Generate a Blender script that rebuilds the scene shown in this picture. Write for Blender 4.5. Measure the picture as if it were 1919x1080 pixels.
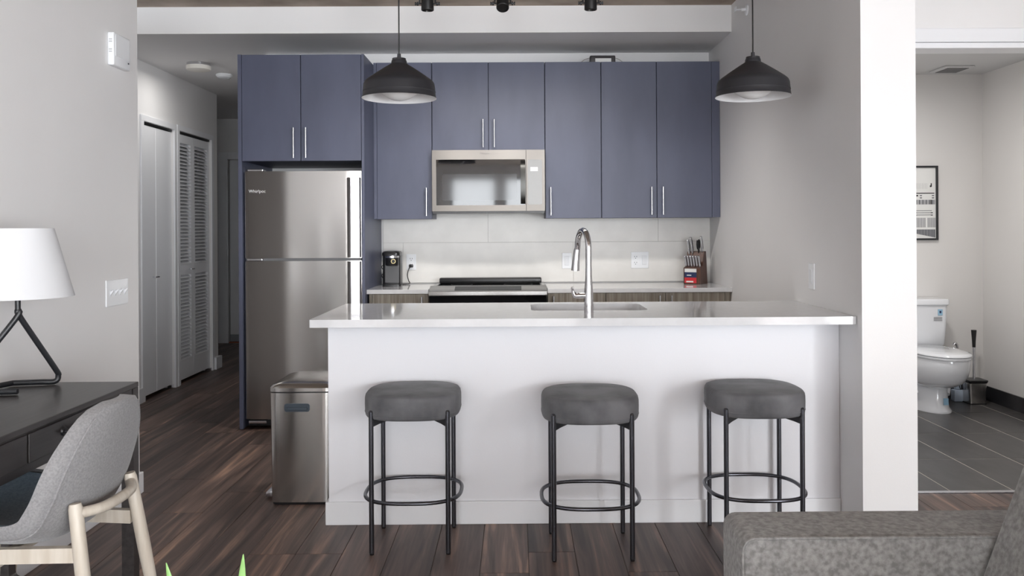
import bpy, bmesh, math, random
from mathutils import Vector, Matrix
random.seed(7)
for o in list(bpy.data.objects):
    bpy.data.objects.remove(o)
S = bpy.context.scene
COL = S.collection
pi = math.pi

# ------------------------------------------------------------------ camera
psi, th = 0.0064, 0.0056
f0 = Vector((math.sin(psi), math.cos(psi), 0)); r0 = Vector((math.cos(psi), -math.sin(psi), 0)); u0 = Vector((0, 0, 1))
cr = r0 * math.cos(th) - u0 * math.sin(th)
cu = u0 * math.cos(th) + r0 * math.sin(th)
cam = bpy.data.cameras.new('camera')
cam.sensor_fit = 'HORIZONTAL'; cam.sensor_width = 36.0
cam.lens = 1600.0 / 1919.0 * 36.0
cam.shift_x = -(978 - 959.5) / 1919.0
cam.shift_y = -(540 - 430) / 1919.0
cam.clip_start = 0.05; cam.clip_end = 200
camo = bpy.data.objects.new('camera', cam); COL.objects.link(camo)
camo.matrix_world = Matrix(((cr.x, cu.x, -f0.x, 0), (cr.y, cu.y, -f0.y, 0), (cr.z, cu.z, -f0.z, 1.264), (0, 0, 0, 1)))
S.camera = camo

# ------------------------------------------------------------------ world and daylight
wd = bpy.data.worlds.new('world'); S.world = wd; wd.use_nodes = True
bg = wd.node_tree.nodes['Background']
bg.inputs[0].default_value = (0.86, 0.93, 1.0, 1); bg.inputs[1].default_value = 5.0

def area(name, loc, rot, sx, sy, power, col=(1, 1, 1)):
    l = bpy.data.lights.new(name, 'AREA'); l.shape = 'RECTANGLE'; l.size = sx; l.size_y = sy
    l.energy = power; l.color = col
    o = bpy.data.objects.new(name, l); COL.objects.link(o); o.location = loc; o.rotation_euler = rot
    return o
DAY = (0.97, 0.985, 1.0)
ROOM_Y0 = -7.5; ROOM_X1 = 3.9
BACK_WIN = [(-1.46, -0.44), (-0.27, 1.70), (1.88, 3.75)]      # x ranges of the windows behind the camera
SIDE_WIN = [(-6.8, -4.4), (-4.0, -1.6)]            # y ranges of the windows in the right wall
WZ = (0.05, 2.42)
for a, b in BACK_WIN:      # overcast daylight entering each window
    area('window_daylight', ((a + b) / 2, ROOM_Y0 - .16, sum(WZ) / 2), (pi / 2, 0, 0), b - a, WZ[1] - WZ[0], 54 * (b - a), DAY)
for a, b in SIDE_WIN:
    area('window_daylight', (ROOM_X1 + .16, (a + b) / 2, sum(WZ) / 2), (pi / 2, 0, pi / 2), b - a, WZ[1] - WZ[0], 112 * (b - a), DAY)

S.view_settings.view_transform = 'Standard'
S.view_settings.look = 'None'
S.view_settings.gamma = 1.0
S.view_settings.use_curve_mapping = False
S.view_settings.exposure = 0.48

# ------------------------------------------------------------------ materials
def lin(c):
    c = c / 255.0
    return c / 12.92 if c <= 0.04045 else ((c + 0.055) / 1.055) ** 2.4
def rgb(r, g, b):
    return (lin(r), lin(g), lin(b), 1.0)
MATS = {}
def mat(name, col, rough=0.5, metal=0.0, spec=0.5, noise=0.0, nscale=8.0, bump=0.0, bscale=60.0, stretch=None,
        col2=None, sheen=0.0, aniso=0.0, anrot=0.0, coat=0.0, emit=0.0, ndetail=4.0, lo=0.35, hi=0.65):
    if name in MATS: return MATS[name]
    m = bpy.data.materials.new(name); m.use_nodes = True
    nt = m.node_tree; b = nt.nodes['Principled BSDF']
    b.inputs['Base Color'].default_value = col
    b.inputs['Roughness'].default_value = rough
    b.inputs['Metallic'].default_value = metal
    b.inputs['Specular IOR Level'].default_value = spec
    if sheen: b.inputs['Sheen Weight'].default_value = sheen; b.inputs['Sheen Roughness'].default_value = 0.4
    if coat: b.inputs['Coat Weight'].default_value = coat; b.inputs['Coat Roughness'].default_value = 0.05
    if emit: b.inputs['Emission Color'].default_value = col; b.inputs['Emission Strength'].default_value = emit
    vec = None
    if noise or bump or col2:
        g = nt.nodes.new('ShaderNodeNewGeometry'); mp = nt.nodes.new('ShaderNodeMapping')
        nt.links.new(g.outputs['Position'], mp.inputs['Vector'])
        if stretch: mp.inputs['Scale'].default_value = stretch
        vec = mp.outputs['Vector']
    if noise or col2:
        n = nt.nodes.new('ShaderNodeTexNoise'); n.inputs['Scale'].default_value = nscale; n.inputs['Detail'].default_value = ndetail
        nt.links.new(vec, n.inputs['Vector'])
        cr_ = nt.nodes.new('ShaderNodeValToRGB')
        if col2 is None: col2 = tuple(c * (1 - noise) for c in col[:3]) + (1,)
        cr_.color_ramp.elements[0].position = lo; cr_.color_ramp.elements[1].position = hi
        cr_.color_ramp.elements[0].color = col2; cr_.color_ramp.elements[1].color = col
        nt.links.new(n.outputs['Fac'], cr_.inputs['Fac']); nt.links.new(cr_.outputs['Color'], b.inputs['Base Color'])
    if bump:
        n2 = nt.nodes.new('ShaderNodeTexNoise'); n2.inputs['Scale'].default_value = bscale; n2.inputs['Detail'].default_value = 3
        nt.links.new(vec, n2.inputs['Vector'])
        bp = nt.nodes.new('ShaderNodeBump'); bp.inputs['Strength'].default_value = bump; bp.inputs['Distance'].default_value = 0.002
        nt.links.new(n2.outputs['Fac'], bp.inputs['Height']); nt.links.new(bp.outputs['Normal'], b.inputs['Normal'])
    if aniso:
        b.inputs['Anisotropic'].default_value = aniso; b.inputs['Anisotropic Rotation'].default_value = anrot
        t = nt.nodes.new('ShaderNodeTangent'); t.direction_type = 'RADIAL'; t.axis = 'Z'
        nt.links.new(t.outputs['Tangent'], b.inputs['Tangent'])
    MATS[name] = m
    return m

def wood_floor():
    m = bpy.data.materials.new('dark_plank'); m.use_nodes = True
    nt = m.node_tree; b = nt.nodes['Principled BSDF']; N = nt.nodes.new; L = nt.links.new
    g = N('ShaderNodeNewGeometry'); oi = N('ShaderNodeObjectInfo')
    off = N('ShaderNodeVectorMath'); off.operation = 'SCALE'; off.inputs[0].default_value = (37.0, 91.0, 13.0)
    L(oi.outputs['Random'], off.inputs['Scale'])
    ad = N('ShaderNodeVectorMath'); ad.operation = 'ADD'
    L(g.outputs['Position'], ad.inputs[0]); L(off.outputs['Vector'], ad.inputs[1])
    mp = N('ShaderNodeMapping'); mp.inputs['Scale'].default_value = (14, 0.8, 1); L(ad.outputs['Vector'], mp.inputs['Vector'])
    n1 = N('ShaderNodeTexNoise'); n1.inputs['Scale'].default_value = 1.3; n1.inputs['Detail'].default_value = 7; n1.inputs['Distortion'].default_value = 0.9
    L(mp.outputs['Vector'], n1.inputs['Vector'])
    mp2 = N('ShaderNodeMapping'); mp2.inputs['Scale'].default_value = (120, 3, 1); L(ad.outputs['Vector'], mp2.inputs['Vector'])
    n2 = N('ShaderNodeTexNoise'); n2.inputs['Scale'].default_value = 1.0; n2.inputs['Detail'].default_value = 4
    L(mp2.outputs['Vector'], n2.inputs['Vector'])
    ramp = N('ShaderNodeValToRGB'); e = ramp.color_ramp.elements
    e[0].position = .28; e[0].color = rgb(66, 56, 53); e[1].position = .74; e[1].color = rgb(184, 152, 132)
    k = e.new(.44); k.color = rgb(98, 83, 77); k = e.new(.58); k.color = rgb(122, 104, 97)
    L(n1.outputs['Fac'], ramp.inputs['Fac'])
    mx = N('ShaderNodeMix'); mx.data_type = 'RGBA'; mx.blend_type = 'MULTIPLY'; mx.inputs[0].default_value = .55
    r2 = N('ShaderNodeValToRGB'); r2.color_ramp.elements[0].position = .3; r2.color_ramp.elements[1].position = .7
    r2.color_ramp.elements[0].color = (.55, .52, .5, 1); r2.color_ramp.elements[1].color = (1.15, 1.12, 1.1, 1)
    L(n2.outputs['Fac'], r2.inputs['Fac']); L(ramp.outputs['Color'], mx.inputs[6]); L(r2.outputs['Color'], mx.inputs[7])
    r3 = N('ShaderNodeValToRGB'); r3.color_ramp.elements[0].color = (.62, .62, .64, 1); r3.color_ramp.elements[1].color = (1.12, 1.06, 1.02, 1)
    L(oi.outputs['Random'], r3.inputs['Fac'])
    mx2 = N('ShaderNodeMix'); mx2.data_type = 'RGBA'; mx2.blend_type = 'MULTIPLY'; mx2.inputs[0].default_value = 1.0
    L(mx.outputs[2], mx2.inputs[6]); L(r3.outputs['Color'], mx2.inputs[7])
    L(mx2.outputs[2], b.inputs['Base Color'])
    b.inputs['Roughness'].default_value = .42; b.inputs['Specular IOR Level'].default_value = .4
    bp = N('ShaderNodeBump'); bp.inputs['Strength'].default_value = .25; bp.inputs['Distance'].default_value = .001
    L(n2.outputs['Fac'], bp.inputs['Height']); L(bp.outputs['Normal'], b.inputs['Normal'])
    return m
PLANK = wood_floor()
WALL = mat('wall_paint', rgb(233, 232, 232), .6, bump=.12, bscale=180, noise=.02, nscale=2)
PANELW = mat('island_paint', rgb(230, 230, 234), .6, bump=.1, bscale=180)
TRIMW = mat('white_trim', rgb(236, 237, 240), .35)
CEILW = mat('ceiling_paint', rgb(208, 208, 208), .8)
CONC = mat('concrete', rgb(186, 172, 158), .85, col2=rgb(150, 136, 124), nscale=3.0, bump=.4, bscale=25, ndetail=8)
BLUE = mat('cabinet_blue', rgb(87, 91, 111), .42, col2=rgb(81, 85, 104), nscale=2.2, stretch=(3, 3, 1), spec=.45, bump=.05, bscale=220)
BLUEIN = mat('cabinet_inside', rgb(48, 50, 58), .6)
STEEL = mat('brushed_steel', rgb(196, 193, 190), .17, 1.0, aniso=.9, anrot=0.25)
MWSTEEL = mat('satin_steel', rgb(134, 130, 126), .42, 1.0, aniso=.8, anrot=0.25)
STEELD = mat('dark_steel', rgb(150, 147, 145), .3, 1.0, aniso=.6)
CHROME = mat('chrome', rgb(215, 215, 218), .08, 1.0)
NICKEL = mat('satin_nickel', rgb(222, 222, 226), .25, 1.0)
BLACKG = mat('black_glass', (.006, .006, .007, 1), .04, spec=.6)
BLACKP = mat('black_plastic', (.012, .012, .013, 1), .32)
BLACKM = mat('black_metal', (.016, .017, .02, 1), .38, spec=.55)
GUNM = mat('gunmetal_tube', rgb(92, 93, 99), .26, .9)
DARKGAP = mat('dark_gap', (.008, .008, .009, 1), .8)
QUARTZ = mat('white_quartz', rgb(214, 214, 216), .07, spec=.6, noise=.04, nscale=30)
TILE = mat('stone_tile', rgb(236, 234, 230), .35, col2=rgb(224, 222, 218), nscale=3.5, ndetail=9, lo=.42, hi=.68)
GROUTB = mat('pale_grout', rgb(200, 198, 194), .8)
OAK = mat('grey_oak', rgb(176, 168, 154), .5, col2=rgb(138, 128, 115), nscale=2.0, stretch=(38, 38, 1.5), ndetail=6)
PLATE = mat('white_plastic', rgb(238, 240, 243), .3)
PLATED = mat('socket_grey', rgb(60, 62, 66), .5)
VELVET = mat('charcoal_velvet', rgb(112, 112, 115), .85, col2=rgb(76, 76, 79), nscale=7, ndetail=7, sheen=.12, bump=.2, bscale=300)
SOFAF = mat('sofa_fabric', rgb(156, 155, 154), .95, col2=rgb(120, 119, 118), nscale=80, ndetail=8, sheen=.25, bump=.5, bscale=420)
CHAIRF = mat('chair_fabric', rgb(146, 145, 146), .95, col2=rgb(128, 127, 129), nscale=190, ndetail=8, sheen=.2, bump=.4, bscale=420)
SEATF = mat('seat_fabric', rgb(126, 141, 155), .95, col2=rgb(108, 121, 134), nscale=150, ndetail=8, sheen=.2, bump=.4, bscale=420)
ASH = mat('pale_ash', rgb(206, 198, 186), .45, col2=rgb(190, 180, 166), nscale=1.6, stretch=(30, 30, 3), ndetail=5)
DESK = mat('espresso_wood', rgb(62, 58, 57), .33, col2=rgb(46, 42, 42), nscale=1.4, stretch=(40, 2, 40), ndetail=6, spec=.5)
SHADE = mat('linen_shade', rgb(214, 215, 218), .9, bump=.1, bscale=500)
PEND = mat('pendant_black', rgb(40, 40, 44), .45, spec=.5)
PENDW = mat('pendant_white', rgb(238, 238, 240), .5)
GLOBE = mat('opal_glass', rgb(236, 236, 236), .18)
PORC = mat('porcelain', rgb(232, 234, 238), .08, spec=.6, coat=.4)
BTILE = mat('slate_tile', rgb(76, 74, 74), .32, col2=rgb(62, 60, 60), nscale=5, ndetail=6, stretch=(3, 1, 1))
BGROUT = mat('bath_grout', rgb(196, 190, 182), .8)
BWALL = mat('bath_paint', rgb(226, 224, 222), .6)
GREEN = mat('leaf_green', rgb(158, 196, 126), .5, col2=rgb(120, 168, 92), nscale=12)
CLAY = mat('pot_white', rgb(215, 213, 208), .5)
SOIL = mat('soil', rgb(60, 48, 40), .95)
WALNUT = mat('knife_block_wood', rgb(98, 62, 46), .4, col2=rgb(66, 40, 30), nscale=2, stretch=(40, 40, 4))
RED = mat('label_red', rgb(206, 44, 52), .4)
NAVY = mat('label_navy', rgb(34, 48, 88), .4)
PAPER = mat('paper_white', rgb(232, 232, 230), .6)
GREYK = mat('coffee_grey', rgb(84, 84, 86), .35)
def glass_pane():
    m = bpy.data.materials.new('window_glass'); m.use_nodes = True
    nt = m.node_tree; nt.nodes.clear(); N = nt.nodes.new
    o = N('ShaderNodeOutputMaterial'); mx = N('ShaderNodeMixShader'); t = N('ShaderNodeBsdfTransparent'); g = N('ShaderNodeBsdfGlossy')
    g.inputs['Roughness'].default_value = .02; mx.inputs[0].default_value = .06
    nt.links.new(t.outputs[0], mx.inputs[1]); nt.links.new(g.outputs[0], mx.inputs[2]); nt.links.new(mx.outputs[0], o.inputs[0])
    return m
GLASS = glass_pane()

# ------------------------------------------------------------------ mesh helpers
def tag(o, label=None, cat=None, group=None, kind=None):
    if label: o['label'] = label
    if cat: o['category'] = cat
    if group: o['group'] = group
    if kind: o['kind'] = kind
    return o
def thing(name, label, cat, loc=(0, 0, 0), rz=0.0, group=None):
    o = bpy.data.objects.new(name, None); COL.objects.link(o); o.empty_display_size = .05
    o.location = loc; o.rotation_euler = (0, 0, rz)
    return tag(o, label, cat, group)
def root_loc(o):
    v = Vector((0, 0, 0))
    while o is not None:
        v = v + Vector(o.location); o = o.parent
    return v

class MB:
    """collects shapes; build() makes one mesh object. Coordinates are world metres unless local=True."""
    def __init__(s): s.bm = bmesh.new(); s.mi = 0
    def face(s, vs):
        try:
            f = s.bm.faces.new(vs); f.material_index = s.mi; return f
        except ValueError: return None
    def box(s, x0, x1, y0, y1, z0, z1, bev=0.0, seg=2):
        b = bmesh.new()
        bmesh.ops.create_cube(b, size=1.0)
        for v in b.verts:
            v.co = Vector((x0 + (v.co.x + .5) * (x1 - x0), y0 + (v.co.y + .5) * (y1 - y0), z0 + (v.co.z + .5) * (z1 - z0)))
        if bev: bmesh.ops.bevel(b, geom=b.edges[:], offset=bev, segments=seg, profile=.5, affect='EDGES')
        return s.merge(b)
    def merge(s, b):
        mp = {v: s.bm.verts.new(v.co) for v in b.verts}
        for f in b.faces: s.face([mp[v] for v in f.verts])
        b.free(); return s
    def prism(s, poly, axis, a, c, bev=0.0, seg=2):
        """poly: 2D points; axis 'x': (y,z), 'y': (x,z), 'z': (x,y); extruded a..c"""
        def P(p, t): return {'x': (t, p[0], p[1]), 'y': (p[0], t, p[1]), 'z': (p[0], p[1], t)}[axis]
        b = bmesh.new()
        A = [b.verts.new(P(p, a)) for p in poly]; B = [b.verts.new(P(p, c)) for p in poly]
        n = len(poly)
        b.faces.new(A); b.faces.new(B[::-1])
        for i in range(n): b.faces.new((A[i], B[i], B[(i + 1) % n], A[(i + 1) % n]))
        bmesh.ops.recalc_face_normals(b, faces=b.faces[:])
        if bev:
            es = [e for e in b.edges if len(e.link_faces) == 2 and e.calc_face_angle() > .5]
            bmesh.ops.bevel(b, geom=es, offset=bev, segments=seg, profile=.5, affect='EDGES')
        return s.merge(b)
    def lathe(s, prof, c=(0, 0, 0), n=32, axis='z', closed=False):
        """prof: (r, t) points; revolves about axis through c"""
        rings = []
        def P(r, t, a):
            u, v = r * math.cos(a), r * math.sin(a)
            q = {'z': (u, v, t), 'y': (u, t, v), 'x': (t, u, v)}[axis]
            return (c[0] + q[0], c[1] + q[1], c[2] + q[2])
        for r, t in prof:
            if r < 1e-6: rings.append([s.bm.verts.new(P(0, t, 0))])
            else: rings.append([s.bm.verts.new(P(r, t, 2 * pi * i / n)) for i in range(n)])
        seq = list(zip(rings, rings[1:])) + ([(rings[-1], rings[0])] if closed else [])
        for A, B in seq:
            for i in range(n):
                j = (i + 1) % n
                if len(A) == 1 and len(B) == 1: continue
                if len(A) == 1: s.face((A[0], B[i], B[j]))
                elif len(B) == 1: s.face((A[i], B[0], A[j]))
                else: s.face((A[i], B[i], B[j], A[j]))
        return s
    def cyl(s, p, q, r, n=14, r2=None):
        return s.tube([p, q], r if r2 is None else [r, r2], n)
    def tube(s, pts, r, n=10, closed=False, cap=True):
        pts = [Vector(p) for p in pts]; N = len(pts)
        rs = r if isinstance(r, (list, tuple)) else [r] * N
        up = None; rings = []
        for i, p in enumerate(pts):
            if closed: d = pts[(i + 1) % N] - pts[i - 1]
            else: d = pts[min(i + 1, N - 1)] - pts[max(i - 1, 0)]
            d.normalize()
            if up is None:
                a = Vector((0, 0, 1)) if abs(d.z) < .9 else Vector((1, 0, 0))
                up = (a - d * a.dot(d)).normalized()
            else:
                up = up - d * up.dot(d)
                up.normalize()
            w = d.cross(up)
            rings.append([s.bm.verts.new(p + (up * math.cos(2 * pi * k / n) + w * math.sin(2 * pi * k / n)) * rs[i]) for k in range(n)])
        seq = list(zip(rings, rings[1:])) + ([(rings[-1], rings[0])] if closed else [])
        for A, B in seq:
            for k in range(n): s.face((A[k], A[(k + 1) % n], B[(k + 1) % n], B[k]))
        if cap and not closed: s.face(rings[0][::-1]); s.face(rings[-1])
        return s
    def loft(s, rings, cap0=True, cap1=True, wrap=True):
        R = [[s.bm.verts.new(p) for p in r] for r in rings]
        n = len(R[0])
        for A, B in zip(R, R[1:]):
            for k in range(n if wrap else n - 1): s.face((A[k], A[(k + 1) % n], B[(k + 1) % n], B[k]))
        if cap0: s.face(R[0][::-1])
        if cap1: s.face(R[-1])
        return s
    def build(s, name, mats, parent=None, smooth=None, local=False, kind=None, label=None, normals=True):
        if parent is not None and not local:
            off = root_loc(parent)
            for v in s.bm.verts: v.co -= off
        if normals: bmesh.ops.recalc_face_normals(s.bm, faces=s.bm.faces[:])
        me = bpy.data.meshes.new(name)
        if smooth is not None:
            for f in s.bm.faces: f.smooth = True
            ca = math.radians(smooth)
            for e in s.bm.edges:
                e.smooth = len(e.link_faces) == 2 and e.calc_face_angle(0) < ca
        s.bm.to_mesh(me); s.bm.free()
        for m in (mats if isinstance(mats, (list, tuple)) else [mats]): me.materials.append(m)
        o = bpy.data.objects.new(name, me); COL.objects.link(o)
        if parent is not None: o.parent = parent
        if kind: o['kind'] = kind
        if label: o['label'] = label
        return o
def B(*a, **k): return MB().box(*a, **k)
def copy_tree(o, parent=None):
    c = o.copy(); COL.objects.link(c); c.parent = parent
    for ch in list(o.children): copy_tree(ch, c)
    return c
def sq(hx, hy, e, n=40, c=(0, 0)):
    out = []
    for i in range(n):
        a = 2 * pi * i / n; ca, sa = math.cos(a), math.sin(a)
        out.append((c[0] + hx * math.copysign(abs(ca) ** (2 / e), ca), c[1] + hy * math.copysign(abs(sa) ** (2 / e), sa)))
    return out
def rrect(x0, x1, y0, y1, r, k=5):
    out = []
    for cx, cy, a0 in ((x1 - r, y1 - r, 0), (x0 + r, y1 - r, 90), (x0 + r, y0 + r, 180), (x1 - r, y0 + r, 270)):
        for i in range(k + 1):
            a = math.radians(a0 + 90 * i / k); out.append((cx + r * math.cos(a), cy + r * math.sin(a)))
    return out
def curve_pts(ctrl, n=8, closed=False):
    """Catmull-Rom through control points"""
    P = [Vector(p) for p in ctrl]; out = []; N = len(P)
    rng = range(N) if closed else range(N - 1)
    for i in rng:
        if closed: a, b, c, d = P[i - 1], P[i], P[(i + 1) % N], P[(i + 2) % N]
        else: a, b, c, d = P[max(i - 1, 0)], P[i], P[i + 1], P[min(i + 2, N - 1)]
        for k in range(n):
            t = k / n
            out.append(.5 * ((2 * b) + (c - a) * t + (2 * a - 5 * b + 4 * c - d) * t * t + (3 * b - a - 3 * c + d) * t ** 3))
    if not closed: out.append(P[-1])
    return out
def text_mesh(txt, size, m, name, parent, loc, rot=(pi / 2, 0, 0), extrude=.0006):
    cu_ = bpy.data.curves.new('lettering', 'FONT'); cu_.body = txt; cu_.size = size; cu_.extrude = extrude
    cu_.align_x = 'LEFT'; cu_.resolution_u = 3
    t = bpy.data.objects.new('lettering', cu_); COL.objects.link(t)
    bpy.context.view_layer.update()
    me = bpy.data.meshes.new_from_object(t)
    bpy.data.objects.remove(t)
    me.materials.clear(); me.materials.append(m)
    o = bpy.data.objects.new(name, me); COL.objects.link(o)
    o.parent = parent
    o.location = Vector(loc) - root_loc(parent); o.rotation_euler = rot
    return o
def struct(name, mb, m, parent=None, **k):
    o = mb.build(name, m, parent, **k)
    if parent is None: o['kind'] = 'structure'
    return o

# ================================================================== room shell
KX = 1.39          # kitchen right wall plane
BY = 6.13          # kitchen back wall plane
CZ = 2.70          # concrete ceiling
SZ = 2.528         # dropped ceiling
floor = struct('floor', B(-4.2, ROOM_X1 + .2, ROOM_Y0 - .1, 10.2, -.12, -.006), PLANK)
# planks that the picture shows, one by one
PW = .182; PL = 1.22
plank_mesh = {}
def plank(x0, x1, y0, y1):
    key = (round(x1 - x0, 3), round(y1 - y0, 3))
    if key not in plank_mesh:
        hx, hy = key[0] / 2 - .0009, key[1] / 2 - .0009
        b = MB().box(-hx, hx, -hy, hy, -.0055, 0, bev=.0012, seg=1)
        o = b.build('plank', PLANK, floor, local=True); plank_mesh[key] = o.data
    else:
        o = bpy.data.objects.new('plank', plank_mesh[key]); COL.objects.link(o); o.parent = floor
    o.location = ((x0 + x1) / 2, (y0 + y1) / 2, 0)
k = 0
x = -3.60
while x < 3.85:
    x1 = x + PW
    xc = (x + x1) / 2
    yend = 9.62 if xc < -2.85 else 9.62 if xc < -1.75 else 5.4 if xc < -.75 else 3.9 if xc < 1.45 else 4.03
    ystart = 8.0 if xc < -2.85 else 4.2 if xc < -1.9 else 1.7
    y = ystart - random.choice([0, .3, .55, .8, 1.0])
    while y < yend - .02:
        y1 = min(y + PL, yend)
        if y1 - y > .03: plank(x, x1, y, y1)
        y = y1
    x = x1

ceiling = struct('ceiling', B(-4.2, ROOM_X1 + .2, ROOM_Y0 - .2, 5.6, CZ, CZ + .2), CONC)
struct('ceiling_dropped', B(-4.2, KX, 5.48, 9.9, SZ, CZ), WALL)
# left wall block (ends at the hallway mouth)
struct('wall_left', B(-2.95, -1.828, ROOM_Y0 - .1, 4.139, -.01, CZ), WALL)
bl = MB(); bl.box(-1.828, -1.814, 1.0, 4.153, 0, .10, bev=.003); bl.box(-2.77, -1.828, 4.139, 4.153, 0, .10, bev=.003)
struct('baseboard_left', bl, TRIMW)
# hallway closet wall with two openings
HX = -2.77
C1 = (6.35, 6.915, 2.085); C2 = (7.02, 7.755, 2.09)
w_ = MB()
w_.box(HX - .12, HX, 4.139, C1[0], 0, SZ); w_.box(HX - .12, HX, C1[0], C1[1], C1[2], SZ)
w_.box(HX - .12, HX, C1[1], C2[0], 0, SZ); w_.box(HX - .12, HX, C2[0], C2[1], C2[2], SZ)
w_.box(HX - .12, HX, C2[1], 7.93, 0, SZ)
struct('wall_hall_closets', w_, WALL)
struct('wall_closet_recess', B(HX - .5, HX - .121, 6.1, 7.78, 0, SZ), DARKGAP)  # solid near-black block stands in for the shade inside the closets
struct('wall_hall_left', B(-3.75, -3.62, 7.93, 9.9, 0, SZ), WALL)
struct('wall_hall_return', B(-3.75, HX - .121, 7.80, 7.93, 0, SZ), WALL)
t_ = MB()
for (a, b, h) in (C1, C2):
    t_.box(HX, HX + .014, a - .045, a, 0, h, bev=.002); t_.box(HX, HX + .014, b, b + .045, 0, h, bev=.002)
    t_.box(HX, HX + .014, a - .045, b + .045, h, h + .045, bev=.002)
struct('trim_1', t_, TRIMW)
bb = MB()
bb.box(HX, HX + .016, 4.16, C1[0] - .046, 0, .11, bev=.002); bb.box(HX, HX + .02, C1[1] + .046, C2[0] - .046, 0, .11, bev=.002)
bb.box(HX, HX + .03, C2[1] + .046, 7.95, 0, .11, bev=.002)
struct('baseboard_hall', bb, TRIMW)
# hall end wall with doorway
EY = 9.65
e_ = MB(); e_.box(-3.75, -3.26, EY, EY + .12, 0, SZ); e_.box(-3.26, -2.44, EY, EY + .12, 2.08, SZ); e_.box(-2.44, -1.6, EY, EY + .12, 0, SZ)
struct('wall_hall_end', e_, WALL)
ec = MB(); ec.box(-3.36, -3.25, EY - .02, EY + .0, 0, 2.15, bev=.004); ec.box(-2.45, -2.34, EY - .02, EY, 0, 2.15, bev=.004); ec.box(-3.25, -2.45, EY - .02, EY, 2.07, 2.15, bev=.004)
struct('trim_2', ec, TRIMW)
d3 = thing('door_3', None, None, (-2.85, EY + .06, 0)); d3['kind'] = 'structure'
B(-3.245, -2.455, EY + .04, EY + .08, .09, 2.065, bev=.002).build('door_panel', TRIMW, d3)
B(-3.245, -2.455, EY + .035, EY + .075, .012, .088).build('door_sweep', mat('sweep_grey', rgb(150, 154, 160), .5), d3)
B(-3.25, -2.45, EY + .0, EY + .10, 0, .01).build('threshold', mat('threshold_wood', rgb(150, 78, 44), .5), d3)
struct('hall_end_light_block', B(-3.75, -1.6, EY + .121, EY + .2, 0, SZ), WALL)  # added backing board, keeps sky light out of the door gaps
# hall right side wall behind the fridge
struct('wall_hall_right', B(-1.79, -1.66, BY, 9.9, 0, SZ), WALL)
# kitchen back wall
wb = struct('wall_back', B(-1.66, KX, BY, BY + .12, 0, SZ), WALL)
# kitchen right wall whose end shows as a white pier
struct('wall_right', B(KX, 1.612, 3.43, 6.35, 0, CZ), WALL)
# bathroom
DX0, DX1, DH = 1.72, 2.66, 2.113
BD = 4.05
wb2 = MB(); wb2.box(1.612, DX0, BD, BD + .11, 0, CZ); wb2.box(DX0, DX1, BD, BD + .11, DH + .02, CZ); wb2.box(DX1, ROOM_X1, BD, BD + .11, 0, CZ)
struct('wall_bath_front', wb2, WALL)
tb = MB()
tb.box(DX0 - .085, DX1 + .085, BD - .018, BD, DH + .028, DH + .094, bev=.003)
tb.box(DX0 - .03, DX1 + .03, BD - .012, BD + .12, DH, DH + .026, bev=.002)
tb.box(DX0 - .085, DX0, BD - .018, BD, 0, DH + .028, bev=.003); tb.box(DX1, DX1 + .085, BD - .018, BD, 0, DH + .028, bev=.003)
struct('trim_3', tb, TRIMW)
struct('trim_4', B(1.612, DX1, BD - .012, BD + .014, -.001, .004), NICKEL)
struct('wall_bath_back', B(1.5, 3.56, 6.25, 6.37, 0, CZ), BWALL)
struct('wall_bath_right', B(3.425, 3.56, BD + .11, 6.25, 0, CZ), BWALL)
struct('ceiling_bath', B(1.612, 3.425, BD + .11, 6.25, 2.385, CZ), CEILW)
bf = struct('floor_bath', B(1.612, 3.425, BD + .0, 6.25, -.004, -.0004), BGROUT)
tile_mesh = {}
txs = [1.612] + [1.765 + .3035 * i for i in range(6)] + [3.425]
tys = [4.066, 4.628, 5.205, 5.782, 6.25]
for i in range(len(txs) - 1):
    for j in range(len(tys) - 1):
        a, b, c, d = txs[i] + .003, txs[i + 1] - .003, tys[j] + .003, tys[j + 1] - .003
        key = (round(b - a, 3), round(d - c, 3))
        if key not in tile_mesh:
            o = MB().box(-key[0] / 2, key[0] / 2, -key[1] / 2, key[1] / 2, -.002, .0008).build('tile', BTILE, bf, local=True); tile_mesh[key] = o.data
        else:
            o = bpy.data.objects.new('tile', tile_mesh[key]); COL.objects.link(o); o.parent = bf
        o.location = ((a + b) / 2, (c + d) / 2, 0)
bbk = MB(); bbk.box(1.62, 3.425, 6.238, 6.25, .001, .105); bbk.box(3.413, 3.425, BD + .12, 6.238, .001, .105)
struct('baseboard_bath', bbk, mat('black_tile', rgb(46, 46, 49), .25))
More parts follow.
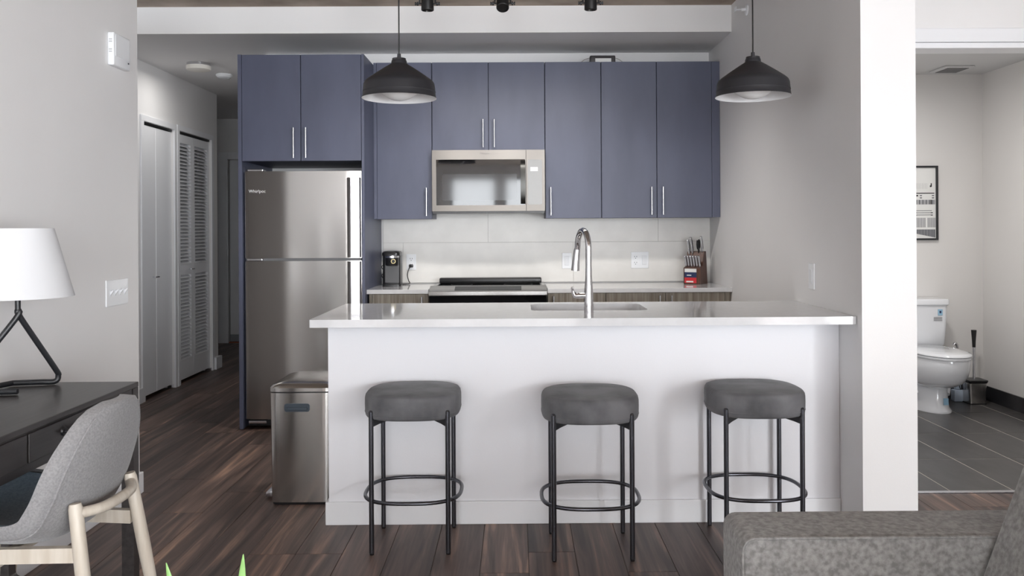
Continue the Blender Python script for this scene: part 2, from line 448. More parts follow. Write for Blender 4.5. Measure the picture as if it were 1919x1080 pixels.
# living room walls behind and beside the camera, with the windows that light the place
def window_wall(name, ranges, along, pos, a0, a1, inward):
    m = MB()
    def bx(s0, s1, z0, z1):
        if along == 'x': m.box(s0, s1, pos - .1, pos, z0, z1)
        else: m.box(pos, pos + .1, s0, s1, z0, z1)
    bx(a0, a1, 0, WZ[0]); bx(a0, a1, WZ[1], CZ)
    e = [a0] + [v for r_ in ranges for v in r_] + [a1]
    for i in range(0, len(e), 2): bx(e[i], e[i + 1], WZ[0], WZ[1])
    struct(name, m, WALL)
window_wall('wall_front', BACK_WIN, 'x', ROOM_Y0, -1.828, ROOM_X1, 1)
window_wall('wall_living_right', SIDE_WIN, 'y', ROOM_X1, ROOM_Y0 - .1, BD + .11, -1)
FRAME = mat('window_frame_dark', rgb(40, 41, 44), .4)
wi = 0
for along, rs in (('x', BACK_WIN), ('y', SIDE_WIN)):
    for (a, b) in rs:
        wi += 1
        wn = thing('window_%d' % wi, None, None, ((a + b) / 2, ROOM_Y0, WZ[0]) if along == 'x' else (ROOM_X1, (a + b) / 2, WZ[0])); wn['kind'] = 'structure'
        def wbx(m, s0, s1, z0, z1, t0, t1):
            if along == 'x': m.box(s0, s1, ROOM_Y0 - t1, ROOM_Y0 - t0, z0, z1)
            else: m.box(ROOM_X1 + t0, ROOM_X1 + t1, s0, s1, z0, z1)
        fr = MB(); z0, z1 = WZ; mdl = (a + b) / 2
        for q in ((a, a + .05, z0, z1), (b - .05, b, z0, z1), (a + .05, b - .05, z0, z0 + .05), (a + .05, b - .05, z1 - .05, z1)):
            wbx(fr, *q, .02, .08)
        fr.build('frame', FRAME, wn)
        for (s0, s1) in ((a + .05, b - .05),):
            pn = MB(); wbx(pn, s0, s1, z0 + .05, z1 - .05, .045, .05); pn.build('pane', GLASS, wn)
# a column between the windows and the room's right part
# kitchen backsplash, large tiles in half bond
TZ = (.885, 1.172, 1.46)
tile_rows = [(TZ[0], TZ[1], -.203 + .61), (TZ[1], TZ[2], -.203)]
for z0, z1, j0 in tile_rows:
    e = []
    j = j0 - 3 * 1.22
    while j < KX: e.append(j); j += 1.22
    e = [-.955] + [v for v in e if -.955 + .02 < v < KX - .02] + [KX]
    for a, b in zip(e, e[1:]):
        MB().box(a + .001, b - .001, BY - .009, BY - .0005, z0 + .001, z1 - .001, bev=.0008, seg=1).build('tile', TILE, wb)
B(-.955, KX, BY - .006, BY - .0004, TZ[0], TZ[2]).build('grout', GROUTB, wb)

# ================================================================== kitchen cabinets
def bar_handle(parent, x, y, z0, z1, m=NICKEL):
    h = MB(); h.cyl((x, y, z0), (x, y, z1), .0055, 10)
    for z in (z0 + .022, z1 - .022): h.cyl((x, y, z), (x, y + .032, z), .004, 8)
    return h.build('handle', m, parent, smooth=40, label='slim satin metal bar handle')
def upper(label, x0, x1, z0, z1, doors, yf, filler=None, depth=.31):
    """doors: list of (x0, x1, handle_x or None)"""
    t = thing('wall_cabinet', label, 'cabinet', ((x0 + x1) / 2, yf + depth, z0), group='blue kitchen wall cabinets')
    B(x0 + .0008, x1 - .0008, yf + .021, BY - .011, z0, z1).build('body', BLUE, t)
    for a, b, hx in doors:
        d = B(a + .0022, b - .0022, yf, yf + .0195, z0 - .002, z1 - .0015, bev=.0012, seg=1).build('door', BLUE, t)
        if hx is not None: bar_handle(d, hx, yf - .032, z0 + .018, z0 + .208)
    if filler: B(filler[0], filler[1], yf + .002, yf + .0195, z0, z1 - .002).build('filler_strip', BLUE, t)
    return t
UZ0, UZ1, UY = 1.34, 2.402, 5.80
upper('tall blue wall cabinet with one door between refrigerator and microwave', -.966, -.5705, UZ0, UZ1, [(-.945, -.5705, -.607)], UY, (-.9655, -.9445))
upper('short blue wall cabinet with two doors directly above the microwave', -.5695, .197, 1.802, UZ1, [(-.5695, -.1855, -.222), (-.1855, .197, -.146)], UY)
upper('blue wall cabinet with one door on the microwave\'s control panel side', .198, .5795, UZ0, UZ1, [(.198, .5795, .234)], UY)
upper('blue wall cabinet with two doors above the knife block, meeting the wall', .5805, KX - .001, UZ0, UZ1, [(.5805, .9575, .917), (.9575, 1.3335, .995)], UY, (1.3335, KX - .002))
# refrigerator surround
FY = 5.447
t = thing('fridge_cabinet', 'deep blue two-door cabinet and tall side panels enclosing the refrigerator', 'cabinet', (-1.37, BY, 0))
B(-1.77, -1.746, FY, BY - .001, .001, 2.388, bev=.001, seg=1).build('side_panel', BLUE, t)
B(-.984, -.9665, FY, BY - .012, .001, 2.388, bev=.001, seg=1).build('side_panel', BLUE, t)
B(-1.7455, -.9845, FY + .022, BY - .02, 1.709, 2.386).build('body', BLUE, t)
for a, b, hx in ((-1.7455, -1.3695, -1.410), (-1.3695, -.9845, -1.332)):
    d = B(a + .002, b - .002, FY, FY + .02, 1.708, 2.386, bev=.0012, seg=1).build('door', BLUE, t)
    bar_handle(d, hx, FY - .032, 1.724, 1.918)

# base cabinets under the back counter
BCY = 5.53
def base_cab(label, x0, x1, doors, filler=None):
    t = thing('base_cabinet', label, 'cabinet', ((x0 + x1) / 2, BY, 0), group='grey oak base cabinets')
    B(x0 + .001, x1 - .001, BCY + .021, BY - .001, .1, .8515).build('body', OAK, t)
    B(x0 + .001, x1 - .001, BCY + .07, BY - .001, 0, .099).build('toe_kick', DARKGAP, t)
    for a, b, hx in doors:
        d = B(a + .002, b - .002, BCY, BCY + .0195, .105, .848, bev=.001, seg=1).build('door', OAK, t)
        if hx: bar_handle(d, hx, BCY - .03, .645, .832)
    if filler: B(filler[0], filler[1], BCY + .003, BCY + .0195, .105, .848).build('filler_strip', OAK, t)
base_cab('grey oak base cabinet under the coffee maker, beside the refrigerator panel', -.955, -.570, [(-.935, -.570, -.612)], (-.955, -.936))
base_cab('grey oak base cabinet with one door right beside the range', .2, .577, [(.2, .577, .238)])
base_cab('grey oak double-door base cabinet at the wall end, under the knife block', .578, KX - .002, [(.578, .965, .924), (.965, 1.352, 1.0)], (1.3525, KX - .003))
tag(B(-.9655, -.5685, 5.495, BY - .010, .852, .880, bev=.002).build('countertop', QUARTZ), 'short white quartz countertop carrying the coffee maker', 'countertop')
tag(B(.199, KX - .001, 5.495, BY - .010, .852, .880, bev=.002).build('countertop', QUARTZ), 'long white quartz countertop carrying the knife block', 'countertop')

# ================================================================== refrigerator
t = thing('refrigerator', 'tall brushed stainless steel refrigerator with top freezer, inside blue panels', 'refrigerator', (-1.365, 5.8, 0))
fx0, fx1 = -1.734, -.990
B(fx0 + .004, fx1 - .004, 5.52, 6.1, .05, 1.64, bev=.004).build('body', mat('fridge_side', rgb(88, 88, 90), .4), t)
def fdoor(z0, z1):
    """slightly bowed front"""
    n = 14; yf = 5.452; ring = []
    pts = []
    for i in range(n + 1):
        s = i / n; xx = fx0 + (fx1 - fx0) * s
        e = abs(2 * s - 1)
        yy = yf + .0022 * e * e + .012 * max(0, (e - .94) / .06) ** 2
        pts.append((xx, yy))
    poly = pts + [(fx1, 5.518), (fx0, 5.518)]
    m = MB().prism(poly, 'z', z0, z1)
    return m.build('door', STEEL, t, smooth=25)
d1 = fdoor(1.088, 1.643); d2 = fdoor(.062, 1.070)
B(fx0 + .004, fx1 - .004, 5.475, 5.52, 1.0705, 1.0875).build('gasket', mat('gasket_grey', rgb(120, 120, 122), .5), t)
def fhandle(d, z0, z1):
    poly = [(-1.085, 5.462), (-1.062, 5.424), (-1.050, 5.4175), (-.997, 5.4212), (-.992, 5.427), (-.992, 5.466)]
    m = MB().prism(poly, 'z', z0, z1)
    m.build('handle', NICKEL, d, label='full-height polished grip handle')
fhandle(d1, 1.091, 1.600); fhandle(d2, .45, 1.066)
text_mesh('Whirlpool', .028, mat('badge_white', rgb(240, 240, 242), .3), 'brand_lettering', d1, (-1.705, 5.4535, 1.507))
B(fx0 + .01, fx1 - .01, 5.50, 5.53, .012, .05).build('toe_grille', BLACKP, t)
h = MB(); h.box(-1.715, -1.60, 5.455, 5.50, .034, .052, bev=.004); h.build('bottom_hinge', NICKEL, t)
B(-1.72, -1.62, 5.47, 5.55, 1.6435, 1.658, bev=.003).build('top_hinge', NICKEL, t)
for xx in (-1.68, -1.04): MB().cyl((xx, 5.56, 0), (xx, 5.56, .05), .018).build('levelling_foot', BLACKP, t, smooth=40)
MB().lathe([(0, 0), (.0045, 0), (.0045, .004), (0, .004)], (-1.675, 5.455, .645), 12, 'y').build('door_stop', NICKEL, d2)
B(-1.717, -1.62, 5.448, 5.474, 1.0715, 1.0865, bev=.003).build('mid_hinge', NICKEL, t)

# ================================================================== microwave
t = thing('microwave', 'stainless over-the-range microwave with black glass door under short cabinet', 'microwave', (-.185, BY, 1.37))
mx0, mx1, my, mz0, mz1 = -.566, .194, 5.735, 1.372, 1.799
B(mx0, mx1, my + .03, BY - .012, mz0 + .012, mz1, bev=.002).build('body', BLACKP, t)
dsp = .066
d = MB(); 
zo0, zo1, xo0, xo1 = 1.428, 1.735, -.537, .060
for q in ((mx0 + .001, xo0, mz0 + .016, mz1), (xo1, dsp, mz0 + .016, mz1), (xo0, xo1, mz0 + .016, zo0), (xo0, xo1, zo1, mz1)):
    d.box(q[0], q[1], my, my + .028, q[2], q[3])
dr = d.build('door', MWSTEEL, t)
wn = B(xo0, xo1, my + .003, my + .02, zo0, zo1).build('window', BLACKG, dr)
B(-.497, .005, my + .0022, my + .0029, 1.460, 1.638).build('inner_screen', mat('screen_tint', rgb(36, 36, 38), .06, spec=.6), dr)
hp = MB()
prof = [(my - .003, 1.435), (my - .030, 1.47), (my - .040, 1.58), (my - .030, 1.69), (my - .003, 1.728)]
hp.loft([[(.030, y_, z_), (.062, y_, z_), (.062, y_ + .012, z_), (.030, y_ + .012, z_)] for y_, z_ in [tuple(p[1:]) for p in curve_pts([(0,) + p for p in prof], 5)]])
hp.build('handle', mat('dark_handle', rgb(74, 74, 72), .32, .9), dr, smooth=40)
cp = MB(); cp.box(dsp + .003, mx1 - .001, my, my + .028, mz0 + .016, mz1); cpo = cp.build('control_panel', MWSTEEL, t)
MB().prism(rrect(.078, .174, 1.430, 1.733, .012), 'y', my - .0012, my + .002).build('keypad', mat('keypad_grey', rgb(150, 150, 150), .3, .0), cpo)
B(.096, .146, my - .0022, my - .0012, 1.655, 1.682).build('display', PAPER, cpo, label='small white sticker')
text_mesh('Whirlpool', .017, mat('badge_grey', rgb(120, 118, 116), .4), 'brand_lettering', dr, (-.245, my - .0005, 1.770))
v = MB(); v.box(mx0 + .004, mx1 - .004, my + .006, my + .06, mz0, mz0 + .0155)
v.build('vent_strip', BLACKP, t)

# ================================================================== range
t = thing('range', 'stainless slide-in electric range with black glass top between the counters', 'stove', (-.185, 5.8, 0))
rx0, rx1 = -.5635, .1945
B(rx0, rx1, 5.50, 6.05, .05, .868).build('body', BLACKP, t)
B(rx0, rx1, 5.56, 6.05, .868, .884, bev=.003).build('cooktop', BLACKG, t)
rim = MB()
rim.box(rx0 + .02, rx1 - .02, 6.0, 6.06, .885, .925, bev=.008); 
rim.build('rear_vent_trim', BLACKP, t, smooth=40)
rim = MB(); rim.box(rx0 + .025, rx1 - .025, 5.60, 5.612, .884, .892, bev=.003); rim.box(rx0 + .025, rx0 + .037, 5.612, 6.0, .884, .892, bev=.003); rim.box(rx1 - .037, rx1 - .025, 5.612, 6.0, .884, .892, bev=.003)
rim.build('cooktop_edge', GUNM, t)
MB().prism([(5.462, .842), (5.462, .868), (5.585, .899), (5.595, .886), (5.50, .842)], 'x', rx0 - .001, rx1 + .001, bev=.002).build('control_panel', STEEL, t)
pc = MB(); pc.prism([(5.485, .8748), (5.487, .8735), (5.565, .8936), (5.564, .8952)], 'x', -.40, .03); pc.build('display', BLACKG, t)
B(rx0 + .002, rx1 - .002, 5.478, 5.50, .15, .838, bev=.003).build('oven_door', BLACKG, t)
hb = MB(); hb.cyl((rx0 + .06, 5.43, .76), (rx1 - .06, 5.43, .76), .011); 
for xx in (rx0 + .09, rx1 - .09): hb.cyl((xx, 5.43, .76), (xx, 5.48, .76), .008)
hb.build('oven_handle', NICKEL, t, smooth=40)
B(rx0 + .002, rx1 - .002, 5.48, 5.50, .02, .145, bev=.003).build('drawer_front', STEEL, t)
for i, (bx_, by_, br_) in enumerate(((-.38, 5.72, .1), (.01, 5.72, .085), (-.38, 5.91, .075), (.01, 5.91, .1))):
    MB().lathe([(br_, .8842), (br_, .8845), (br_ - .003, .8845), (br_ - .003, .8842)], (bx_, by_, 0), 40, closed=True).build('burner_ring', mat('burner_grey', rgb(90, 90, 92), .3), t)

# ================================================================== island
IX0, IF = -.812, 3.674
t = thing('kitchen_island', 'white painted island base with baseboard under the quartz breakfast bar', 'island', (.29, 3.9, 0))
B(IX0, KX - .001, IF, 3.80, 0, .8675).build('front_panel', PANELW, t)
B(IX0 + .02, KX - .001, 3.801, 4.205, .0, .64).build('cabinet_body', OAK, t)
B(IX0, IX0 + .0195, 3.801, 4.205, 0, .8675).build('end_panel', PANELW, t)
bm_ = MB(); bm_.box(IX0 - .013, KX - .001, IF - .013, IF - .0005, 0, .098, bev=.003); bm_.box(IX0 - .013, IX0 - .0005, IF - .0005, 4.2, 0, .098, bev=.003)
bm_.build('baseboard', TRIMW, t)
# worktop with an undermount sink opening
def slab_hole(outer, inner, z0, z1):
    m = MB()
    for z, up in ((z1, True), (z0, False)):
        b = bmesh.new()
        vo = [b.verts.new((x_, y_, z)) for x_, y_ in outer]; vi = [b.verts.new((x_, y_, z)) for x_, y_ in inner]
        es = [b.edges.new((vo[i], vo[(i + 1) % len(vo)])) for i in range(len(vo))] + [b.edges.new((vi[i], vi[(i + 1) % len(vi)])) for i in range(len(vi))]
        bmesh.ops.triangle_fill(b, use_beauty=True, edges=es)
        m.merge(b)
    for loop in (outer, inner):
        n = len(loop)
        for i in range(n):
            p, q = loop[i], loop[(i + 1) % n]
            m.face([m.bm.verts.new((p[0], p[1], z0)), m.bm.verts.new((q[0], q[1], z0)), m.bm.verts.new((q[0], q[1], z1)), m.bm.verts.new((p[0], p[1], z1))])
    bmesh.ops.remove_doubles(m.bm, verts=m.bm.verts[:], dist=1e-5)
    return m
SK = (.065, .59, 3.80, 4.165)
ct = slab_hole(rrect(-.846, KX - .002, 3.478, 4.245, .006, 2), rrect(*SK, .06, 6), .868, .900)
tag(ct.build('island_countertop', QUARTZ), 'glossy white quartz breakfast bar top with sink opening on the island', 'countertop')
sk = MB()
r1 = rrect(SK[0] - .006, SK[1] + .006, SK[2] - .006, SK[3] + .006, .066, 6)
r2 = rrect(SK[0] + .008, SK[1] - .008, SK[2] + .008, SK[3] - .008, .06, 6)
rf = rrect(SK[0] - .02, SK[1] + .02, SK[2] - .02, SK[3] + .02, .07, 6)
sk.loft([[(x_, y_, .8665) for x_, y_ in rf], [(x_, y_, .8665) for x_, y_ in r1], [(x_, y_, .70) for x_, y_ in r2], [(x_, y_, .68) for x_, y_ in rrect(SK[0] + .03, SK[1] - .03, SK[2] + .03, SK[3] - .03, .05, 6)]], cap0=False, cap1=True)
sink = thing('sink', 'undermount stainless sink basin set in the island top', 'sink', (.33, 3.98, .66))
sk.build('basin', STEELD, sink, smooth=40)
MB().lathe([(0, .6805), (.035, .6805), (.042, .684), (.042, .681)], (.33, 3.98, 0), 20).build('drain', CHROME, sink, smooth=40)

# faucet
FXc, FYc = .312, 3.70
t = thing('faucet', 'tall chrome pull-down gooseneck faucet on the island top', 'faucet', (FXc, FYc, .9))
m = MB(); m.lathe([(0, .9), (.0205, .9), (.0208, .906), (.0205, .95), (.0185, 1.0), (.0155, 1.04), (.0142, 1.065), (.0142, 1.095), (0, 1.095)], (FXc, FYc, 0), 24)
m.build('body', CHROME, t, smooth=35)
arc = [(FXc, FYc, 1.094), (FXc, FYc, 1.16)]
ddx, ddy = -.035, .17
for i in range(13):
    a = pi * i / 12; s_ = (1 - math.cos(a)) / 2
    arc.append((FXc + ddx * s_, FYc + ddy * s_, 1.185 + .072 * math.sin(a)))
arc.append((FXc + ddx * 1.06, FYc + ddy * 1.02, 1.165))
m = MB(); m.tube(arc, .0134, 16); m.build('spout', CHROME, t, smooth=50)
m = MB(); m.tube([(FXc + ddx * 1.06, FYc + ddy * 1.02, 1.172), (FXc + ddx * 1.16, FYc + ddy * 1.04, 1.14), (FXc + ddx * 1.3, FYc + ddy * 1.06, 1.075)], [.0145, .0165, .019], 18)
m.build('spray_head', CHROME, t, smooth=40)
m = MB(); m.cyl((FXc - .015, FYc, .975), (FXc - .052, FYc, .975), .0125, 14); hb = m.build('valve_stub', CHROME, t, smooth=40)
m = MB(); m.tube([(FXc - .05, FYc, .975), (FXc - .06, FYc, .976), (FXc - .068, FYc, .99), (FXc - .073, FYc - .01, 1.012)], [.013, .0125, .008, .005], 12); m.build('lever', CHROME, t, smooth=50)

# ================================================================== stools
def make_stool():
    t = thing('bar_stool', 'x', 'stool', (0, 0, 0), group='round-cornered velvet bar stools at the island')
    n = 56; hs = .191
    rings = []
    for z, k_, in ((.524, .93), (.527, .972), (.534, .992), (.550, 1.0), (.575, 1.003), (.597, 1.0), (.608, .988), (.615, .962), (.619, .91), (.622, .6), (.623, .3)):
        rings.append([(x_, y_, z) for x_, y_ in sq(hs * k_, hs * k_, 2.75, n)])
    m = MB(); m.loft(rings); seat = m.build('seat', VELVET, t, smooth=60, local=True)
    m = MB(); m.tube([(x_ * 1.0, y_ * 1.0, .5445) for x_, y_ in sq(hs * .995, hs * .995, 2.75, n)], .0022, 6, closed=True)
    m.build('piping', VELVET, seat, smooth=60, local=True)
    L = .149
    for sx, sy in ((-1, -1), (1, -1), (-1, 1), (1, 1)):
        m = MB(); m.cyl((sx * L, sy * L, .006), (sx * L, sy * L, .556), .0098, 12)
        m.lathe([(.0098, .556), (.007, .5605), (0, .562)], (sx * L, sy * L, 0), 12)
        lg = m.build('leg', GUNM, t, smooth=40, local=True)
        m = MB(); m.lathe([(0, 0), (.0085, 0), (.0098, .006), (0, .006)], (sx * L, sy * L, 0), 12); m.build('foot', BLACKP, lg, smooth=40, local=True)
        m = MB(); a, b = sx * L, sy * L
        m.loft([[(a * f_ - sy * .006, b * f_ + sx * .006, z0), (a * f_ + sy * .006, b * f_ - sx * .006, z0), (a * f_ + sy * .006, b * f_ - sx * .006, .5235), (a * f_ - sy * .006, b * f_ + sx * .006, .5235)] for f_, z0 in ((.99, .498), (.85, .505), (.45, .517))])
        m.build('bracket', BLACKM, t, local=True)
    m = MB(); m.tube([(x_, y_, .207) for x_, y_ in sq(.192, .181, 2.75, n)], .0078, 10, closed=True); m.build('foot_ring', GUNM, t, smooth=60, local=True)
    return t
st = make_stool()
st.location = (-.421, 3.476, 0); st['label'] = 'dark grey velvet bar stool standing next to the trash can end of island'
s2 = copy_tree(st); s2.location = (.286, 3.394, 0); s2['label'] = 'dark grey velvet bar stool in the middle of the three at the island'
s3 = copy_tree(st); s3.location = (.963, 3.476, 0); s3['label'] = 'dark grey velvet bar stool nearest the white pier, behind the sofa arm'

# ================================================================== trash can
t = thing('trash_can', 'rectangular stainless pedal trash can between island and refrigerator', 'trash can', (-.995, 4.13, 0))
tx0, tx1, ty0, ty1 = -1.146, -.846, 3.935, 4.32
def can_ring(ix, z, r=.03): return [(x_, y_, z) for x_, y_ in sq((tx1 - tx0) / 2 - ix, (ty1 - ty0) / 2 - ix, 11, 72, ((tx0 + tx1) / 2, (ty0 + ty1) / 2))]
m = MB(); m.loft([can_ring(.004, .012), can_ring(.002, .25), can_ring(.0, .505), can_ring(.0, .516)]); body = m.build('body', STEEL, t, smooth=40)
m = MB(); m.loft([can_ring(.008, .0), can_ring(.006, .0115)]); m.build('base', BLACKP, t)
m = MB(); m.loft([can_ring(.006, .5165), can_ring(.006, .5215)]); m.build('rim_gap', BLACKP, t)
m = MB(); m.loft([can_ring(-.001, .522), can_ring(-.001, .538), can_ring(.010, .550, .03), can_ring(.05, .562, .025), can_ring(.10, .566, .02)]); m.build('lid', STEEL, t, smooth=40)
m = MB(); m.prism(rrect(-1.072, -.955, .430, .468, .012), 'y', ty0 - .003, ty0 + .01); hd = m.build('side_handle', mat('slate_plastic', rgb(56, 66, 76), .35), t)
m = MB(); m.prism(rrect(-1.062, -.965, .437, .452, .006), 'y', ty0 - .012, ty0 - .0031, bev=.003); m.build('grip', mat('slate_plastic', rgb(56, 66, 76), .35), hd)
m = MB(); m.prism([(-1.19, .012), (-1.185, .035), (-1.14, .05), (-1.13, .012)], 'y', 4.02, 4.24, bev=.006); m.build('pedal', NICKEL, t, smooth=40)

# ================================================================== pendants
def lamp_fill_light(parent, kind, energy, loc, rot=(0, 0, 0), size=.06, col=(1, .97, .93), cone=150):
    l = bpy.data.lights.new('lamp_fill_light', kind); l.energy = energy; l.color = col
    if kind == 'SPOT': l.spot_size = math.radians(cone); l.spot_blend = 1.0; l.shadow_soft_size = size
    elif kind == 'AREA': l.shape = 'DISK'; l.size = size
    else: l.shadow_soft_size = size
    o = bpy.data.objects.new('lamp_fill_light', l); COL.objects.link(o); o.parent = parent
    o.location = Vector(loc) - root_loc(parent); o.rotation_euler = rot
def pendant(label, x, y):
    t = thing('pendant_lamp', label, 'lamp', (x, y, CZ), group='black dome pendant lamps over the island')
    prof = [(.030, 2.036), (.034, 2.030), (.036, 2.017), (.060, 2.002), (.105, 1.972), (.143, 1.945), (.155, 1.934), (.160, 1.922), (.163, 1.894), (.1645, 1.889), (.163, 1.885), (.166, 1.866), (.169, 1.860)]
    m = MB(); m.lathe(prof, (x, y, 0), 56); m.build('shade', PEND, t, smooth=28)
    inn = [(.169, 1.860), (.1665, 1.8605), (.160, 1.885), (.157, 1.92), (.148, 1.936), (.10, 1.970), (.03, 2.010), (0, 2.012)]
    m = MB(); m.lathe(inn, (x, y, 0), 56); m.build('shade_lining', PENDW, t, smooth=40)
    g = [(0, 1.850)] + [(.118 * math.sin(a), 1.968 - .118 * math.cos(a)) for a in [math.radians(d_) for d_ in range(8, 75, 6)]]
    m = MB(); m.lathe(g, (x, y, 0), 40); m.build('globe', GLOBE, t, smooth=60)
    m = MB(); m.lathe([(0, 2.062), (.008, 2.062), (.009, 2.045), (.031, 2.041), (.032, 2.033), (0, 2.033)], (x, y, 0), 24); m.build('socket_cap', GUNM, t, smooth=30)
    m = MB(); m.cyl((x, y, 2.06), (x, y, CZ - .02), .0032, 8); m.build('cord', BLACKP, t, smooth=40)
    m = MB(); m.lathe([(0, CZ), (.055, CZ), (.055, CZ - .012), (.02, CZ - .024), (0, CZ - .024)], (x, y, 0), 28); m.build('canopy', BLACKM, t, smooth=30)
pendant('black dome pendant lamp hanging in front of the refrigerator and cabinets', -.527, 3.87)
pendant('black dome pendant lamp hanging in front of the bare kitchen wall', 1.078, 3.87)

# ================================================================== track lights
tr = thing('light_track', 'black track rail with its mounting box on the concrete ceiling', 'track rail', (0, 4.6, CZ))
B(-.75, .75, 4.582, 4.618, 2.672, CZ - .0005, bev=.003).build('rail', BLACKM, tr)
def track_head(label, x, tilt):
    t = thing('track_light', label, 'spotlight', (x, 4.6, 2.672), group='black spotlights on the ceiling track')
    m = MB(); m.cyl((x, 4.6, 2.671), (x, 4.6, 2.56), .008, 10); m.box(x - .03, x + .03, 4.586, 4.614, 2.66, 2.6715, bev=.003); m.build('stem', BLACKM, t, smooth=40)
    m = MB(); m.tube([(x - .042, 4.6, 2.482), (x - .042, 4.6, 2.545), (x - .03, 4.6, 2.56), (x + .03, 4.6, 2.56), (x + .042, 4.6, 2.545), (x + .042, 4.6, 2.482)], .0045, 8); m.build('yoke', BLACKM, t, smooth=40)
    R_ = Matrix.Rotation(tilt, 4, 'X')
    m = MB(); m.lathe([(0, .062), (.022, .06), (.031, .045), (.033, .02), (.034, -.02), (.034, -.038), (.030, -.041), (.028, -.03), (0, -.026)], (0, 0, 0), 28)
    for v_ in m.bm.verts: v_.co = R_ @ v_.co + Vector((x, 4.6, 2.485))
    m.build('lamp_head', BLACKP, t, smooth=30)
    lamp_fill_light(t, 'SPOT', 24, (x, 4.62, 2.43), (.28, 0, 0), cone=150)  # spot switched on to lift the kitchen; the real heads look unlit
    for s_ in (-1, 1):
        m = MB(); m.cyl((x + s_ * .033, 4.6, 2.482), (x + s_ * .062, 4.6, 2.482), .0045, 8); m.cyl((x + s_ * .048, 4.6, 2.482), (x + s_ * .056, 4.6, 2.482), .011, 12); m.cyl((x + s_ * .06, 4.6, 2.482), (x + s_ * .067, 4.6, 2.482), .009, 12)
        m.build('knob', BLACKM, t, smooth=40)
track_head('black track spotlight aimed down, next to the pendant cord', -.472, .05)
track_head('black track spotlight turned forward, the middle one of three', -.067, -.6)
track_head('black track spotlight aimed down above the cabinet-top device', .407, .05)

# ================================================================== small wall and ceiling fittings
def duplex(m, xc, z):
    pass
def outlet_plate(name, label, x0, x1, z0, z1, units, cat):
    yf = BY - .0095
    t = thing(name, label, cat, ((x0 + x1) / 2, yf, (z0 + z1) / 2))
    B(x0, x1, yf - .005, yf, z0, z1, bev=.002).build('plate', PLATE, t)
    for kind, xc in units:
        zc = (z0 + z1) / 2
        if kind == 'outlet':
            for dz in (-.021, .021):
                f = MB().prism(rrect(xc - .017, xc + .017, zc + dz - .017, zc + dz + .017, .009), 'y', yf - .0075, yf - .005).build('socket', PLATE, t)
                s_ = MB(); s_.box(xc - .009, xc - .006, yf - .008, yf - .0074, zc + dz, zc + dz + .009); s_.box(xc + .006, xc + .009, yf - .008, yf - .0074, zc + dz, zc + dz + .009); s_.cyl((xc, yf - .008, zc + dz - .008), (xc, yf - .0074, zc + dz - .008), .003, 8)
                s_.build('slots', PLATED, f)
        else:
            B(xc - .0165, xc + .0165, yf - .0085, yf - .005, zc - .033, zc + .033, bev=.0015).build('rocker', mat('rocker_white', rgb(226, 228, 232), .3), t)
    return t
outlet_plate('wall_outlet', 'white wall outlet with the coffee maker plugged in', -.789, -.719, .977, 1.090, [('outlet', -.754)], 'outlet')
outlet_plate('wall_switch', 'white rocker switch plate on the backsplash behind the faucet', .326, .395, .981, 1.094, [('rocker', .36)], 'switch')
outlet_plate('wall_outlet', 'wide white plate with outlet and rocker switch, near the knife block', .821, .947, .98, 1.098, [('outlet', .853), ('rocker', .916)], 'outlet')
# switch on the right kitchen wall
t = thing('wall_switch', 'white single switch plate on the kitchen side wall above the bar top', 'switch', (KX, 4.005, 1.035))
B(KX - .006, KX - .0003, 3.969, 4.041, .975, 1.096, bev=.002).build('plate', PLATE, t)
B(KX - .010, KX - .006, 3.988, 4.022, 1.002, 1.069, bev=.0015).build('rocker', mat('rocker_white', rgb(226, 228, 232), .3), t)
# four gang switch on the left wall
LX = -1.828
t = thing('wall_switch', 'white four-gang toggle switch plate on the wall beside the lamp', 'switch', (LX, 3.91, .985))
B(LX + .0003, LX + .006, 3.804, 4.016, .928, 1.046, bev=.002).build('plate', PLATE, t)
for i in range(4):
    yc = 3.841 + i * .046
    f = B(LX + .006, LX + .0075, yc - .006, yc + .006, .972, 1.0, ).build('toggle_slot', mat('rocker_white', rgb(226, 228, 232), .3), t)
    m = MB(); m.prism([(LX + .0072, .978), (LX + .0072, .994), (LX + .021, 1.003), (LX + .021, .996)], 'y', yc - .0045, yc + .0045, bev=.001); m.build('toggle', PLATE, f)
# white box high on the left wall
t = thing('wall_sensor', 'white rectangular wall device mounted high on the wall above the switches', 'wall device', (LX, 3.915, 2.085))
B(LX + .0003, LX + .030, 3.835, 4.0, 2.012, 2.160, bev=.006, seg=3).build('housing', PLATE, t, smooth=40)
B(LX + .030, LX + .032, 3.85, 3.985, 2.055, 2.15, bev=.0008, seg=1).build('front_cover', PLATE, t)
B(LX + .030, LX + .0315, 3.972, 3.982, 2.040, 2.046).build('indicator', PLATED, t)
m = MB()
for zz in (2.070, 2.080, 2.115, 2.125): m.box(LX + .008, LX + .022, 3.8345, 3.836, zz, zz + .005)
m.build('side_vents', mat('vent_grey', rgb(190, 192, 195), .5), t)
